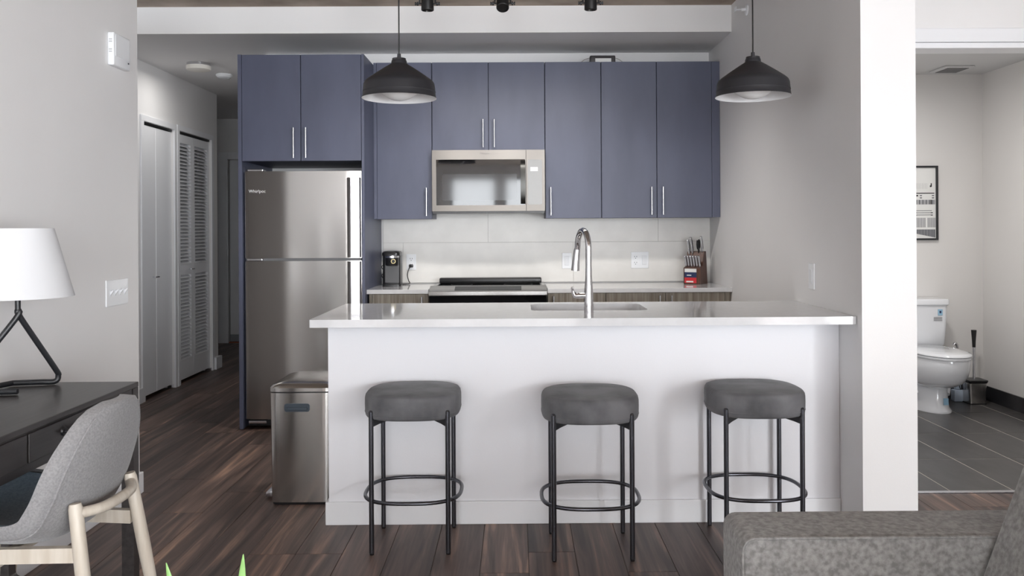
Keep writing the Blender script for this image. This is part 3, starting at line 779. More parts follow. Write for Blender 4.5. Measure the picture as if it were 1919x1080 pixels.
# hallway ceiling light and smoke detector
t = thing('ceiling_light', 'small round flush ceiling lamp in the hallway', 'lamp', (-2.385, 6.44, SZ))
MB().lathe([(0, SZ - .0003), (.085, SZ - .0003), (.085, SZ - .02), (0, SZ - .02)], (-2.385, 6.44, 0), 32).build('base', CHROME, t, smooth=30)
MB().lathe([(.088, SZ - .0205), (.09, SZ - .03), (.088, SZ - .05), (.06, SZ - .058), (0, SZ - .06)], (-2.385, 6.44, 0), 32).build('diffuser', mat('opal_warm', rgb(240, 236, 228), .4), t, smooth=40)
lamp_fill_light(t, 'AREA', 2.4, (-2.385, 6.44, SZ - .064), size=.16)  # glow added to brighten the hallway; the fixture itself looks unlit
t = thing('smoke_detector', 'round white smoke detector on the hallway ceiling behind the lamp', 'smoke detector', (-2.35, 6.9, SZ))
MB().lathe([(0, SZ - .0003), (.062, SZ - .0003), (.064, SZ - .01), (.060, SZ - .018), (.04, SZ - .034), (0, SZ - .036)], (-2.35, 6.9, 0), 28).build('housing', PLATE, t, smooth=30)
MB().lathe([(.045, SZ - .034), (.047, SZ - .030), (.05, SZ - .026)], (-2.35, 6.9, 0), 28).build('vent_ring', mat('vent_grey', rgb(190, 192, 195), .5), t)
# sidewall sprinkler
t = thing('sprinkler', 'white sidewall fire sprinkler high on the kitchen side wall', 'sprinkler', (KX, 5.11, 2.574))
MB().lathe([(0, -.0003), (.034, -.0003), (.032, -.006), (.015, -.009), (0, -.009)], (KX, 5.11, 2.574), 24, 'x').build('escutcheon', PLATE, t, smooth=30)
m = MB(); m.cyl((KX - .009, 5.11, 2.574), (KX - .035, 5.11, 2.574), .010, 12)
for s_ in (-1, 1): m.tube([(KX - .033, 5.11 + s_ * .009, 2.574), (KX - .05, 5.11 + s_ * .014, 2.574), (KX - .068, 5.11 + s_ * .003, 2.574)], .003, 6)
m.build('head', PLATE, t, smooth=40)
m = MB(); m.box(KX - .072, KX - .069, 5.092, 5.128, 2.562, 2.590); m.build('deflector', PLATE, t)
# device on the cabinet top
t = thing('device_box', 'small black box with white label and thin wires on cabinet top', 'box', (.605, 5.93, UZ1))
B(.515, .692, 5.90, 5.96, UZ1 + .0005, UZ1 + .063, bev=.008, seg=3).build('housing', mat('charcoal_plastic', rgb(58, 55, 58), .4), t, smooth=40)
B(.552, .662, 5.898, 5.8998, UZ1 + .006, UZ1 + .042).build('label_plate', PAPER, t)
for s_, xx in ((-1, .515), (1, .692)):
    MB().tube(curve_pts([(xx + .004 * -s_, 5.95, UZ1 + .055), (xx + s_ * .03, 5.955, UZ1 + .045), (xx + s_ * .08, 5.96, UZ1 + .012), (xx + s_ * .12, 5.96, UZ1 + .003)], 5), .0018, 6).build('wire', mat('wire_grey', rgb(150, 140, 135), .5), t)

# ================================================================== closet doors in the hallway
door1 = thing('door_1', None, None, (HX - .03, sum(C1[:2]) / 2, 0)); door1['kind'] = 'structure'
mid = 6.61
for a, b in ((C1[0] + .004, mid - .002), (mid + .002, C1[1] - .004)):
    B(HX - .045, HX - .012, a, b, .03, C1[2] - .022, bev=.003).build('door_panel', TRIMW, door1)
m = MB(); m.cyl((HX - .012, 6.55, .915), (HX + .025, 6.55, .915), .005, 8); m.cyl((HX + .02, 6.515, .915), (HX + .02, 6.585, .915), .006, 10); m.build('handle', NICKEL, door1, smooth=40)
B(HX - .06, HX - .008, C1[0] + .002, C1[1] - .002, C1[2] - .018, C1[2] - .0005).build('track', BLACKP, door1)
m = MB(); m.box(HX - .035, HX - .004, C1[1] - .05, C1[1] - .004, .004, .028); m.build('pivot_bracket', NICKEL, door1)
door2 = thing('door_2', None, None, (HX - .03, sum(C2[:2]) / 2, 0)); door2['kind'] = 'structure'
mid2 = 7.36
slat_me = None
zt = C2[2] - .022
for a, b in ((C2[0] + .004, mid2 - .002), (mid2 + .002, C2[1] - .004)):
    m = MB()
    st_ = .042
    m.box(HX - .045, HX - .012, a, a + st_, .03, zt); m.box(HX - .045, HX - .012, b - st_, b, .03, zt)
    for z0, z1 in ((.03, .19), (.90, .99), (zt - .07, zt)): m.box(HX - .045, HX - .012, a + st_, b - st_, z0, z1)
    dp = m.build('door_panel', TRIMW, door2)
    wdt = b - a - 2 * st_
    for z0, z1 in ((.19, .90), (.99, zt - .07)):
        n = int((z1 - z0) / .0295)
        for i in range(n):
            zc = z0 + (i + .5) * (z1 - z0) / n
            if slat_me is None or abs(slat_me[1] - wdt) > .004:
                q = MB().prism([(-.019, .011), (-.016, .016), (.019, -.011), (.016, -.016)], 'y', -wdt / 2, wdt / 2).build('slat', TRIMW, dp, local=True)
                slat_me = (q.data, wdt)
            else:
                q = bpy.data.objects.new('slat', slat_me[0]); COL.objects.link(q); q.parent = dp
            q.location = Vector((HX - .0285, (a + b) / 2, zc)) - root_loc(dp)
m = MB(); m.cyl((HX - .012, 7.27, .945), (HX + .025, 7.27, .945), .005, 8); m.cyl((HX + .02, 7.235, .945), (HX + .02, 7.305, .945), .006, 10); m.build('handle', NICKEL, door2, smooth=40)
B(HX - .06, HX - .008, C2[0] + .002, C2[1] - .002, C2[2] - .018, C2[2] - .0005).build('track', BLACKP, door2)
m = MB(); m.box(HX - .035, HX + .006, C2[1] - .06, C2[1] - .004, .004, .028); m.build('pivot_bracket', NICKEL, door2)

# ================================================================== coffee maker
cx0, cx1, cy0, cy1 = -.918, -.797, 5.80, 5.985
t = thing('coffee_maker', 'small black single-serve coffee maker beside the refrigerator panel', 'coffee maker', (-.857, 5.9, .88))
m = MB(); m.prism(rrect(cx0, cx1, 5.845, cy1, .018), 'z', .8805, 1.09); m.build('body', BLACKP, t, smooth=40)
m = MB(); m.loft([[(x_, y_, z) for x_, y_ in rrect(cx0 + i_, cx1 - i_, 5.81 + i_, cy1 - i_, .03)] for z, i_ in ((1.0905, .0), (1.108, .0), (1.118, .008), (1.121, .03))]); m.build('lid', BLACKP, t, smooth=40)
m = MB(); m.prism(rrect(cx0 + .018, cx1 - .006, 5.838, 5.8445, .003), 'z', .905, 1.05); m.build('front_panel', GREYK, t)
m = MB(); m.lathe([(0, 1.02), (.04, 1.02), (.045, 1.03), (.047, 1.075), (0, 1.075)], (-.85, 5.835, 0), 28); bh = m.build('brew_head', BLACKP, t, smooth=35)
m = MB(); m.lathe([(.0485, 1.0755), (.0485, 1.088), (0, 1.088), (0, 1.0755)], (-.85, 5.835, 0), 28, closed=True); m.build('chrome_band', CHROME, t, smooth=35)
m = MB(); m.lathe([(.012, 0), (.012, -.004), (.016, -.004), (.016, 0)], (-.835, 5.792, 1.052), 20, 'y', closed=True); m.build('button_ring', mat('brass_ring', rgb(190, 175, 130), .25, .8), t, smooth=30)
m = MB(); m.lathe([(0, -.002), (.0118, -.002), (.0118, 0), (0, 0)], (-.835, 5.792, 1.052), 20, 'y'); m.build('button', BLACKP, t)
m = MB(); m.prism(rrect(cx0 + .008, cx1 + .012, 5.775, 5.845, .02), 'z', .8805, .896); tr_ = m.build('drip_tray', BLACKP, t, smooth=40)
m = MB(); m.lathe([(0, .8965), (.030, .8965), (.033, .899), (.030, .9), (0, .9)], (-.85, 5.808, 0), 24); m.build('tray_grid', CHROME, tr_, smooth=40)
m = MB()
for zz in (1.005, .945): m.tube(curve_pts([(cx0 + .002, 5.93, zz + .02), (cx0 - .014, 5.93, zz + .012), (cx0 - .018, 5.93, zz), (cx0 - .010, 5.93, zz - .012), (cx0 + .002, 5.93, zz - .016)], 4), .003, 6)
m.build('cord_loops', BLACKP, t, smooth=50)
m = MB(); m.tube(curve_pts([(-.757, BY - .033, 1.0), (-.768, BY - .04, .985), (-.778, BY - .045, .945), (-.768, BY - .06, .905), (-.757, BY - .08, .887), (-.775, 5.98, .8842), (-.80, 5.97, .8842), (-.815, 5.955, .886)], 8), .0034, 8)
pc = m.build('power_cord', BLACKP, t, smooth=50)
B(-.768, -.738, BY - .04, BY - .0182, .996, 1.018, bev=.005, seg=2).build('plug', BLACKP, pc, smooth=40)

# ================================================================== knife block and knives
KB = Vector((1.243, 5.93, .8803)); KR = math.radians(-30)
t = thing('knife_block', 'brown wooden knife block with red and navy label, in the counter corner', 'knife block', KB, KR)
# local: front is -y
m = MB(); m.prism([(-.075, 0), (.085, 0), (.055, .225), (.010, .222), (-.030, .125), (-.075, .112)], 'x', -.060, .060, bev=.002); m.build('body', WALNUT, t, local=True)
lab = MB()
for i, (z0, z1) in enumerate(((.082, .106), (.045, .082), (.008, .045))):
    lab.mi = (2, 0, 1)[i]; lab.box(-.052, .032, -.0768, -.0752, z0, z1)
lab.mi = 2; lab.box(-.040, .010, -.0776, -.0769, .012, .022); lab.box(-.036, -.004, -.0776, -.0769, .058, .064)
lab.build('paper_label', [NAVY, RED, PAPER], t, local=True)
def place_knife(o, lx, ly, lz, tilt):
    c, s_ = math.cos(KR), math.sin(KR)
    o.location = (KB.x + c * lx - s_ * ly, KB.y + s_ * lx + c * ly, KB.z + lz)
    o.rotation_mode = 'XYZ'; o.rotation_euler = (tilt, 0, KR)
def make_knife(label, L, w, group, black=False):
    t = thing('knife', label, 'knife', (0, 0, 0), group=group)
    hp = []
    for f_, ww, dy in ((0, .55, 0), (.08, .62, 0), (.3, .8, .002), (.6, .86, .0), (.85, 1.0, -.004), (.97, 1.0, -.009), (1.0, .7, -.011)):
        z = .004 + f_ * L
        hp.append([(x_, dy + y_, z) for x_, y_ in sq(.0076, w * ww, 2.6, 12)])
    m = MB(); m.loft(hp); h_ = m.build('handle', NICKEL if not black else BLACKP, t, smooth=50, local=True)
    if not black:
        m = MB(); m.box(-.0079, .0079, -w * .35, w * .35, .02, L * .85, bev=.002); m.build('handle_inlay', BLACKP, h_, local=True)
    m = MB(); m.prism([(-.011, -.06), (.011, -.035), (.011, .004), (-.011, .004)], 'x', -.001, .001); m.build('blade', NICKEL, t, local=True)
    return t
k0 = None
for i in range(6):
    if k0 is None: k = k0 = make_knife('small steak knife with steel handle in the knife block\'s front row',        .078, .0108, 'steak knives in the knife block')
    else: k = copy_tree(k0)
    place_knife(k, -.048 + i * .0192, -.050, .119, .28)
big = None
for i, (lx, ly, lz, tl, L_) in enumerate(((-.042, .004, .206, .30, .105), (-.020, .006, .208, .32, .118), (.022, .012, .2235, .22, .085), (.048, .010, .222, .26, .108))):
    lb = ('chef knife with curved steel handle, standing at the outer end of the back row', 'tallest steel-handled knife in the back row of the block', 'black-handled kitchen scissors standing between the knives of the block', 'steel-handled carving knife at the wall side of the block\'s back row')[i]
    if i == 2:
        k = thing('kitchen_scissors', lb, 'scissors', (0, 0, 0), group='long knives in the knife block')
        for s_ in (-1, 1):
            m = MB(); m.tube([(.002 * s_, s_ * .0125 + .0125 * math.cos(a_), .05 + .030 * math.sin(a_)) for a_ in [2 * pi * j / 20 for j in range(20)]], .0046, 8, closed=True); m.build('finger_loop', BLACKP, k, smooth=60, local=True)
        m = MB(); m.box(-.004, .004, -.010, .010, -.02, .026, bev=.002); m.build('shank', BLACKP, k, local=True)
        place_knife(k, lx, ly, lz, tl); continue
    k = make_knife(lb, L_, .0145 if i != 2 else .02, 'long knives in the knife block', black=(i == 2))
    place_knife(k, lx, ly, lz, tl)

# ================================================================== desk
t = thing('desk', 'dark espresso wooden writing desk with drawers against the wall', 'desk', (-1.52, 2.3, 0))
kx0, kx1, ky0, ky1 = -1.765, -1.297, 1.70, 2.935
B(kx0, kx1, ky0, ky1, .732, .75, bev=.003).build('top', DESK, t)
ap = MB(); ap.box(kx1 - .03, kx1 - .004, ky0 + .045, ky1 - .045, .625, .7315); ap.box(kx0, kx0 + .02, ky0 + .045, ky1 - .045, .625, .7315)
ap.build('apron', DESK, t)
for a, b in ((2.272, 2.70), (1.80, 2.262)):
    d = B(kx1 - .0035, kx1 + .003, a, b, .650, .7285, bev=.002).build('drawer', DESK, t)
    c = (a + b) / 2
    m = MB(); m.tube(curve_pts([(kx1 + .003, c - .045, .697), (kx1 + .022, c - .040, .694), (kx1 + .027, c, .690), (kx1 + .022, c + .040, .694), (kx1 + .003, c + .045, .697)], 6), .0055, 8)
    for s_ in (-1, 1): m.lathe([(0, .006), (.012, .005), (.014, 0), (0, 0)], (kx1 + .003, c + s_ * .045, .697), 14, 'x')
    m.build('handle', BLACKM, d, smooth=45, label='black metal bail pull')
for yy in (ky1 - .042, ky0 + .002):
    m = MB()
    outer = [(kx0, 0), (kx1 - .001, 0), (kx1 - .001, .7315), (kx0, .7315)]
    inner = rrect(kx0 + .045, kx1 - .042, .085, .64, .022, 5)
    b = slab_hole(outer, inner, yy, yy + .040)
    for v_ in b.bm.verts: v_.co = Vector((v_.co.x, v_.co.z, v_.co.y))
    b.build('end_frame', DESK, t)

# table lamp
lx, ly = -1.607, 2.76
t = thing('table_lamp', 'table lamp with white drum shade and bent black rod base on the desk', 'lamp', (lx, ly, .75))
m = MB(); m.lathe([(.105, 1.276), (.164, 1.055), (.1625, 1.055), (.1035, 1.276)], (lx, ly, 0), 64, closed=True); m.build('shade', SHADE, t, smooth=40)
m = MB(); m.cyl((lx, ly, 1.0), (lx, ly, 1.12), .0085, 12); m.lathe([(0, 1.12), (.018, 1.12), (.018, 1.15), (0, 1.15)], (lx, ly, 0), 16); m.build('stem', BLACKM, t, smooth=40)
m = MB(); m.lathe([(0, 1.15), (.012, 1.152), (.028, 1.18), (.030, 1.2), (.02, 1.222), (0, 1.228)], (lx, ly, 0), 20); m.build('bulb', GLOBE, t, smooth=60)
zr = .7612
def lamp_rod(p):
    m = MB(); m.tube(curve_pts(p, 5), .0092, 12); m.build('rod', BLACKM, t, smooth=50)
lamp_rod([(lx, ly, 1.012), (lx + .004, ly + .01, .985), (-1.552, 2.875, .808), (-1.547, 2.888, .780), (-1.556, 2.884, zr), (-1.60, 2.872, zr), (-1.68, 2.855, zr)])
lamp_rod([(lx, ly, 1.012), (lx - .004, ly - .006, .985), (-1.722, 2.690, .808), (-1.728, 2.685, .780), (-1.720, 2.688, zr), (-1.68, 2.692, zr), (-1.577, 2.705, zr)])
lamp_rod([(-1.68, 2.855, zr), (-1.70, 2.80, zr), (-1.722, 2.74, zr), (-1.722, 2.70, zr)])
# loose power cord behind the desk
m = MB(); m.tube(curve_pts([(-1.818, 2.75, .62), (-1.80, 2.95, .50), (-1.80, 3.12, .40), (-1.80, 3.20, .36), (-1.795, 3.24, .31), (-1.80, 3.18, .27), (-1.795, 3.12, .31), (-1.80, 3.17, .35), (-1.795, 3.24, .34), (-1.80, 3.26, .28), (-1.80, 3.17, .25), (-1.80, 3.10, .29), (-1.80, 3.08, .15), (-1.80, 3.05, .012), (-1.77, 2.9, .006)], 7), .0035, 6)
tag(m.build('power_cord', mat('beige_cord', rgb(176, 160, 142), .6), smooth=50), 'beige power cord looped at the wall under the desk', 'cord')

# ================================================================== desk chair
cy = 2.245
t = thing('desk_chair', 'grey upholstered shell chair with pale wooden legs at the dark desk', 'chair', (-1.28, cy, 0))
prof = curve_pts([(-1.535, 0, .498), (-1.48, 0, .500), (-1.38, 0, .488), (-1.27, 0, .478), (-1.18, 0, .482), (-1.115, 0, .515), (-1.075, 0, .58), (-1.05, 0, .66), (-1.035, 0, .74), (-1.026, 0, .825)], 5)
NP = len(prof)
def shell_pt(i, s, off=0.0):
    u = i / (NP - 1); p = prof[i]
    hw = .225
    if u < .12: hw *= math.sqrt(max(0, 1 - ((.12 - u) / .125) ** 2)) * .35 + .65
    if u > .70: hw *= math.sqrt(max(0.0, 1 - ((u - .70) / .306) ** 2.4))
    a = prof[min(i + 1, NP - 1)] - prof[max(i - 1, 0)]
    a.normalize(); nrm = Vector((-a.z, 0, a.x))       # upward / inward normal
    lift = (.062 if u < .62 else .062 - (u - .62) * .05) * abs(s) ** 2.4
    lift *= hw / .225
    q = p + nrm * (lift + off)
    return Vector((q.x, cy + s * hw, q.z))
ns = 18
def shell(off0, off1, i0, i1, smax):
    m = MB(); top = []; bot = []
    for i in range(i0, i1 + 1):
        top.append([m.bm.verts.new(shell_pt(i, smax * (2 * j / ns - 1), off1)) for j in range(ns + 1)])
        bot.append([m.bm.verts.new(shell_pt(i, smax * (2 * j / ns - 1), off0)) for j in range(ns + 1)])
    n = len(top)
    for i in range(n - 1):
        for j in range(ns):
            m.face((top[i][j], top[i][j + 1], top[i + 1][j + 1], top[i + 1][j])); m.face((bot[i][j], bot[i + 1][j], bot[i + 1][j + 1], bot[i][j + 1]))
        for j in (0, ns): m.face((top[i][j], top[i + 1][j], bot[i + 1][j], bot[i][j]))
    for i in (0, n - 1):
        for j in range(ns): m.face((top[i][j], top[i][j + 1], bot[i][j + 1], bot[i][j]))
    return m
sh = shell(0, .030, 0, NP - 1, 1.0).build('shell', CHAIRF, t, smooth=70)
shell(.0302, .040, 1, NP - 12, .90).build('seat_pad', SEATF, t, smooth=70)
pp = [shell_pt(i, -.90, -.0005) for i in range(0, NP - 2)] + [shell_pt(i, .90, -.0005) for i in range(NP - 3, -1, -1)]
m = MB(); m.tube(pp, .003, 6); m.build('piping', CHAIRF, sh, smooth=60)
def leg(top, bot, r1, r2, bow=0):
    m = MB(); T, Bt = Vector(top), Vector(bot)
    pts = [T + (Bt - T) * f_ for f_ in (0, .02, .35, .7, 1)]
    m.tube(pts, [r1 * .82, r1, r1 * 1.06, (r1 + r2) / 2, r2], 16); m.build('leg', ASH, t, smooth=50)
leg((-1.078, 2.085, .602), (-1.000, 2.055, 0), .0165, .011)
leg((-1.066, 2.352, .602), (-.975, 2.40, 0), .0165, .011)
leg((-1.470, 2.08, .50), (-1.50, 2.055, 0), .016, .011)
leg((-1.470, 2.41, .50), (-1.50, 2.435, 0), .016, .011)
m = MB(); m.tube(curve_pts([(-1.072, 2.085, .578), (-1.040, 2.14, .575), (-1.032, 2.215, .574), (-1.035, 2.29, .575), (-1.064, 2.352, .578)], 5), .0135, 12); m.build('back_rail', ASH, t, smooth=50)
for ya, yb in ((2.082, 2.07), (2.36, 2.41)):
    m = MB(); m.loft([[(x_, y_ - .010, z0), (x_, y_ + .010, z0), (x_, y_ + .010, z0 + .036), (x_, y_ - .010, z0 + .036)] for x_, y_, z0 in ((-1.065, ya, .462), (-1.47, yb, .462))]); m.build('side_rail', ASH, t)
m = MB(); m.box(-1.30, -1.27, 2.08, 2.40, .440, .4615, bev=.004); m.box(-1.485, -1.455, 2.08, 2.41, .455, .49, bev=.004); m.build('cross_rail', ASH, t)

# ================================================================== sofa
t = thing('sofa', 'grey mottled fabric sofa with low arm in front of the bar stools', 'sofa', (1.0, 1.0, 0))
def rb(x0, x1, y0, y1, z0, z1, r=.03, seg=4): return MB().box(x0, x1, y0, y1, z0, z1, bev=r, seg=seg)
ar = MB(); ar.prism(rrect(.475, 1.36, .10, .606, .028, 5), 'y', 1.815, 1.985, bev=.012, seg=3); arm = ar.build('arm', SOFAF, t, smooth=50)
m = MB(); m.tube([(x_, 1.8145, z_) for x_, z_ in rrect(.478, 1.357, .103, .603, .028, 5)], .0035, 6, closed=True); m.build('piping', SOFAF, arm, smooth=60)
ar = MB(); ar.prism(rrect(.475, 1.36, .10, .606, .028, 5), 'y', .02, .19, bev=.012, seg=3); ar.build('arm', SOFAF, t, smooth=50)
rb(.49, 1.36, .191, 1.814, .10, .30).build('base', SOFAF, t, smooth=50)
rb(.48, 1.0, .195, 1.0, .301, .44, .04).build('seat_cushion', SOFAF, t, smooth=50)
rb(.48, 1.0, 1.004, 1.812, .301, .44, .04).build('seat_cushion', SOFAF, t, smooth=50)
def back_poly(): return [(.945, .43), (1.071, .765), (1.10, .835), (1.16, .855), (1.25, .83), (1.30, .45)]
for y0, y1 in ((.195, 1.0), (1.004, 1.812)):
    MB().prism(back_poly(), 'y', y0, y1, bev=.022, seg=4).build('back_cushion', SOFAF, t, smooth=50)
rb(1.30, 1.42, .02, 1.985, .10, .78, .03).build('back_frame', SOFAF, t, smooth=50)
m = MB()
for xx in (.53, 1.33):
    for yy in (.09, 1.91): m.cyl((xx, yy, 0), (xx, yy, .105), .018, 12, r2=.026)
m.build('feet', BLACKM, t, smooth=40)

# ================================================================== potted plant (only leaf tips reach into the view)
t = thing('potted_plant', 'potted plant with pointed light green leaves beside the desk chair', 'plant', (-.56, 1.47, 0))
m = MB(); m.lathe([(0, 0), (.085, 0), (.105, .02), (.12, .20), (.122, .24), (.112, .24), (.108, .21), (0, .21)], (-.56, 1.47, 0), 32); m.build('pot', CLAY, t, smooth=35)
m = MB(); m.lathe([(0, .214), (.107, .212), (.107, .2105), (0, .2105)], (-.56, 1.47, 0), 24); m.build('soil', SOIL, t)
tips = [(-.617, 1.50, .683), (-.482, 1.50, .697), (-.56, 1.40, .58), (-.50, 1.42, .56), (-.64, 1.44, .57), (-.56, 1.54, .60), (-.45, 1.46, .52), (-.67, 1.49, .53)]
for i, tp in enumerate(tips):
    a = 2 * pi * i / len(tips); base = Vector((-.56 + .035 * math.cos(a), 1.47 + .035 * math.sin(a), .212)); T = Vector(tp)
    ctr = base.lerp(T, .5) + Vector((math.cos(a), math.sin(a), 0)) * .015
    rings = []
    for kx_ in range(15):
        f_ = 1 - (1 - kx_ / 14) ** 1.6; p = base * (1 - f_) ** 2 + ctr * 2 * f_ * (1 - f_) + T * f_ * f_
        w_l = .0125 * (1 - f_ ** 12) * (.6 + .8 * f_ * (1 - f_) * 2) + .0008
        rings.append([(p.x + w_l * math.cos(q), p.y + (w_l * .35) * math.sin(q), p.z) for q in [2 * pi * j / 10 for j in range(10)]])
    m = MB(); m.loft(rings); m.build('leaf', GREEN, t, smooth=50)

# ================================================================== bathroom things
TX = 2.88
t = thing('toilet', 'white porcelain toilet with closed lid against the bathroom wall', 'toilet', (TX, 6.0, 0))
m = MB(); m.loft([[(x_, y_, z) for x_, y_ in rrect(TX - w_, TX + w_, 6.055 + d_, 6.235, .03)] for z, w_, d_ in ((.395, .165, .03), (.43, .178, .012), (.55, .186, .004), (.705, .192, 0))]); tk = m.build('tank', PORC, t, smooth=40)
m = MB(); m.loft([[(x_, y_, z) for x_, y_ in rrect(TX - w_, TX + w_, 6.042 - d_, 6.238, .03)] for z, w_, d_ in ((.7055, .197, -.006), (.712, .203, 0), (.742, .203, 0), (.75, .198, -.006))]); m.build('tank_lid', PORC, tk, smooth=40)
def egg(hw, yb, yf, n=44, cxx=TX):
    """egg outline: back at yb, front tip at yf"""
    ym = yb - (yb - yf) * .42; out = []
    for i in range(n):
        a = 2 * pi * i / n; s_, c_ = math.sin(a), math.cos(a)
        ex = 2.0 if s_ < 0 else 2.6
        yy = ym + (s_ * (ym - yf) if s_ < 0 else math.copysign(abs(s_) ** (2 / ex), s_) * (yb - ym))
        xx = cxx + hw * math.copysign(abs(c_) ** (2 / ex), c_)
        out.append((xx, yy))
    return out
m = MB(); m.loft([[(x_, y_, z) for x_, y_ in egg(hw, yb, yf)] for z, hw, yb, yf in ((.168, .098, 6.05, 5.79), (.176, .122, 6.06, 5.73), (.194, .146, 6.06, 5.672), (.222, .163, 6.06, 5.62), (.265, .175, 6.06, 5.582), (.315, .180, 6.06, 5.562), (.365, .183, 6.06, 5.554), (.382, .181, 6.06, 5.557))]); m.build('bowl', PORC, t, smooth=50)
m = MB(); m.loft([[(x_, y_, z) for x_, y_ in egg(hw, yb, yf)] for z, hw, yb, yf in ((.0005, .128, 6.19, 5.742), (.012, .128, 6.19, 5.742), (.03, .115, 6.18, 5.765), (.08, .109, 6.12, 5.785), (.14, .104, 6.10, 5.79), (.17, .104, 6.08, 5.79), (.20, .105, 6.08, 5.785))]); pd = m.build('pedestal', PORC, t, smooth=50)
m = MB(); m.loft([[(x_, y_, z) for x_, y_ in egg(hw, 6.045, yf)] for z, hw, yf in ((.3825, .183, 5.548), (.386, .186, 5.545), (.398, .186, 5.545), (.4005, .183, 5.548))]); m.build('seat_ring', PORC, t, smooth=50)
m = MB(); m.loft([[(x_, y_, z) for x_, y_ in egg(hw, 6.045, yf)] for z, hw, yf in ((.4035, .183, 5.548), (.408, .187, 5.543), (.416, .185, 5.546), (.424, .165, 5.58), (.428, .11, 5.68))]); m.build('seat_lid', PORC, t, smooth=60)
m = MB()
for s_ in (-1, 1): m.tube(curve_pts([(TX + s_ * .10, 5.93, .10), (TX + s_ * .125, 5.98, .17), (TX + s_ * .11, 6.08, .22), (TX + s_ * .10, 6.12, .10), (TX + s_ * .10, 6.16, .03)], 5), .032, 12)
m.build('trapway', PORC, t, smooth=60)
STICK = mat('sticker_blue', rgb(150, 190, 215), .5)
b = MB(); b.box(TX + .115, TX + .148, 6.0525, 6.0545, .635, .678); b.mi = 1; b.box(TX + .125, TX + .138, 6.0518, 6.0524, .650, .667); b.mi = 2
for i in range(3): b.box(TX + .085, TX + .145, 6.0525, 6.0545, .598 + i * .010, .602 + i * .010)
b.build('sticker', [STICK, NAVY, mat('sticker_grey', rgb(150, 150, 152), .5)], tk)
b = MB(); b.prism([(5.770, .055), (5.7745, .100), (5.777, .100), (5.7725, .055)], 'x', TX + .012, TX + .045); b.build('sticker', STICK, pd)
# supply valve
t = thing('water_supply', 'bent chrome water supply pipe behind the toilet seat', 'pipe', (3.17, 6.24, .2))
m = MB(); m.tube(curve_pts([(3.175, 6.2495, .20), (3.175, 6.20, .20), (3.178, 6.17, .23), (3.183, 6.15, .33), (3.182, 6.148, .37), (3.176, 6.146, .41), (3.163, 6.146, .424), (3.154, 6.148, .41)], 5), .010, 10); m.build('hose', CHROME, t, smooth=50)
MB().lathe([(0, 0), (.028, 0), (.026, -.008), (0, -.008)], (3.175, 6.2497, .20), 18, 'y').build('wall_flange', CHROME, t, smooth=30)
# little pale box
t = thing('cleaner_box', 'small pale blue box with dark strip on the bathroom floor behind toilet', 'box', (3.20, 6.17, 0))
B(3.155, 3.225, 6.14, 6.20, .0012, .085, bev=.008, seg=2).build('body', mat('pale_blue', rgb(168, 180, 196), .4), t, smooth=40)
B(3.17, 3.21, 6.15, 6.19, .0855, .135, bev=.008, seg=2).build('cap', mat('pale_blue', rgb(168, 180, 196), .4), t, smooth=40)
m = MB(); m.tube([(3.192, 6.139, .14), (3.190, 6.137, .11), (3.197, 6.137, .09)], .003, 6); m.build('strip', BLACKP, t)
# toilet brush
bx_, by_ = 3.275, 6.10
t = thing('toilet_brush', 'steel toilet brush holder with black topped handle in the corner', 'toilet brush', (bx_, by_, 0))
m = MB(); m.loft([[(x_, y_, z) for x_, y_ in rrect(bx_ - w_, bx_ + w_, by_ - w_, by_ + w_, .012)] for z, w_ in ((.008, .058), (.10, .060), (.150, .062))]); m.build('holder', STEEL, t, smooth=40)
m = MB(); m.loft([[(x_, y_, z) for x_, y_ in rrect(bx_ - w_, bx_ + w_, by_ - w_, by_ + w_, .014)] for z, w_ in ((.001, .061), (.0078, .061))]); m.build('base', BLACKP, t)
m = MB(); m.loft([[(x_, y_, z) for x_, y_ in rrect(bx_ - w_, bx_ + w_, by_ - w_, by_ + w_, .014)] for z, w_ in ((.1505, .064), (.165, .070), (.172, .068), (.174, .04))]); m.build('collar', BLACKP, t, smooth=40)
m = MB(); m.cyl((bx_, by_, .1745), (bx_, by_, .40), .010, 14); m.build('rod', NICKEL, t, smooth=40)
m = MB(); m.lathe([(0, .4005), (.011, .4005), (.013, .45), (.018, .515), (.018, .524), (0, .525)], (bx_, by_, 0), 18); m.build('grip', BLACKP, t, smooth=40)
# framed print
t = thing('framed_print', 'black framed black-and-white building print above the toilet', 'picture', (2.88, 6.25, 1.17))
ax0, ax1, az0, az1 = 2.668, 3.088, 1.168, 1.713
m = MB(); fw = .014
for q in ((ax0, ax0 + fw, az0, az1), (ax1 - fw, ax1, az0, az1), (ax0 + fw, ax1 - fw, az0, az0 + fw), (ax0 + fw, ax1 - fw, az1 - fw, az1)): m.box(q[0], q[1], 6.226, 6.2495, q[2], q[3])
m.build('frame', BLACKM, t)
p_ = MB(); p_.box(ax0 + fw, ax1 - fw, 6.238, 6.2495, az0 + fw, az1 - fw)
def ink(mi, x0, x1, z0, z1):
    p_.mi = mi; p_.box(x0, x1, 6.2372, 6.2379, z0, z1)
W, H_ = 1, 1
def ax(u): return 2.872 + u * (3.074 - 2.872)       # u in 0..1 over the part that shows beside the pier
def az(v): return 1.699 - v * (1.699 - 1.182)
ink(2, ax(-.9), ax(.17), az(.05), az(.18)); ink(2, ax(-.9), ax(.17), az(.22), az(.52)); ink(2, ax(-.9), ax(.17), az(.63), az(.88)); ink(3, ax(-.9), ax(.17), az(.91), az(.925))
ink(3, ax(-.9), ax(.17), az(.58), az(.60))
for i in range(3): ink(1, ax(.21), ax(.24), az(.10 + i * .035), az(.115 + i * .035))
for i in range(9): ink(3, ax(.24 + i * .055), ax(.245 + i * .055), az(.22), az(.30))
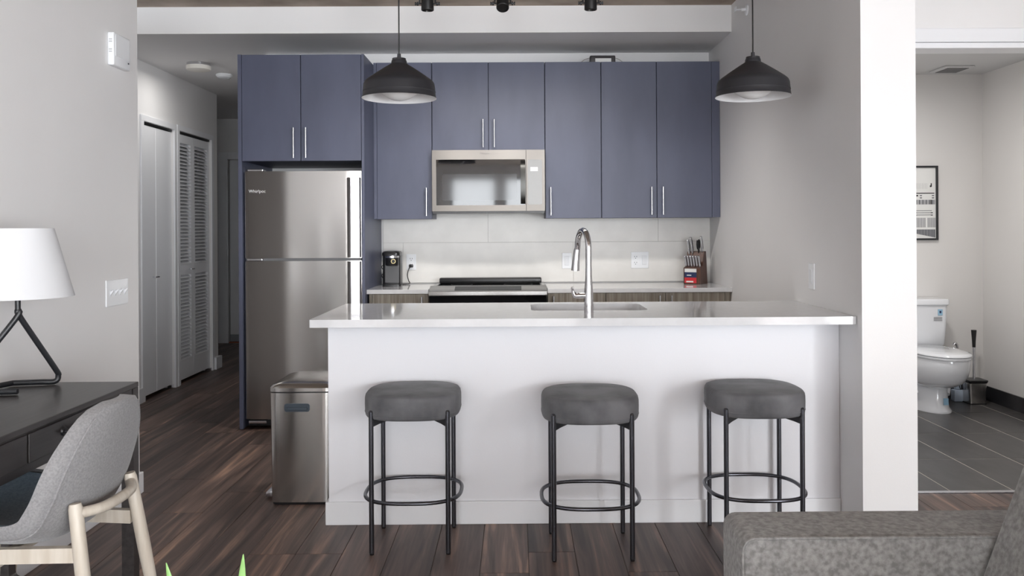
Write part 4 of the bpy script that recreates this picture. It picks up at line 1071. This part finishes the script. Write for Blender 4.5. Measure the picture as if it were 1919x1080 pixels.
ink(1, ax(.82), ax(.86), az(.22), az(.27)); ink(1, ax(.79), ax(.84), az(.25), az(.275))
ink(1, ax(.22), ax(.95), az(.355), az(.368)); ink(1, ax(.22), ax(.36), az(.385), az(.405))
for u in (.42, .86):
    for v_ in (.388, .42): ink(2, ax(u), ax(u + .08), az(v_), az(v_ + .014))
for i in range(13): ink(2 if i % 2 else 1 if i % 5 == 0 else 3, ax(.21 + i * .06), ax(.258 + i * .06), az(.455), az(.52))
for v_ in (.605, .635, .665): ink(2, ax(.25), ax(.86), az(v_), az(v_ + .008))
for u in (.24, .82): ink(1, ax(u), ax(u + .07), az(.632), az(.645)); ink(1, ax(u), ax(u + .07), az(.665), az(.678))
for i in range(13):
    if i != 7: ink(3, ax(.22 + i * .06), ax(.262 + i * .06), az(.71), az(.845))
for i in range(14): ink(2, ax(.20 + i * .056), ax(.246 + i * .056), az(.875), az(.93 + i * .0045))
p_.build('print', [PAPER, mat('ink_black', rgb(22, 22, 24), .6), mat('ink_dark', rgb(96, 97, 104), .6), mat('ink_mid', rgb(160, 160, 163), .6)], t)
# ceiling vent
t = thing('exhaust_vent', 'square grey exhaust fan grille on the bathroom ceiling', 'vent', (3.07, 6.02, 2.385))
vx0, vx1, vy0, vy1 = 2.98, 3.19, 5.90, 6.13
m = MB(); m.box(vx0, vx1, vy0, vy1, 2.372, 2.3848, bev=.005); m.build('frame', mat('vent_white', rgb(205, 205, 206), .5), t)
for i in range(8):
    yy = vy0 + .03 + i * .023
    B(vx0 + .03, vx1 - .03, yy, yy + .014, 2.369, 2.3719).build('slat', mat('vent_dark', rgb(120, 120, 122), .5), t)
# added lamp that brightens the bathroom, hidden from here by the door head
t = thing('ceiling_light', 'added round opal fill lamp, unseen on the bathroom ceiling near its door', 'lamp', (2.35, 4.95, 2.385))
MB().lathe([(0, 2.3848), (.14, 2.3848), (.14, 2.37), (0, 2.37)], (2.35, 4.95, 0), 32).build('base', PLATE, t)
MB().lathe([(.138, 2.3695), (.135, 2.34), (.09, 2.315), (0, 2.305)], (2.35, 4.95, 0), 32).build('diffuser', GLOBE, t, smooth=50)
l = bpy.data.lights.new('bath_fill_lamp', 'AREA'); l.shape = 'DISK'; l.size = .28; l.energy = 14; l.color = (1, .97, .94)
o = bpy.data.objects.new('bath_fill_lamp', l); COL.objects.link(o); o.parent = t; o.location = (0, 0, -.09)
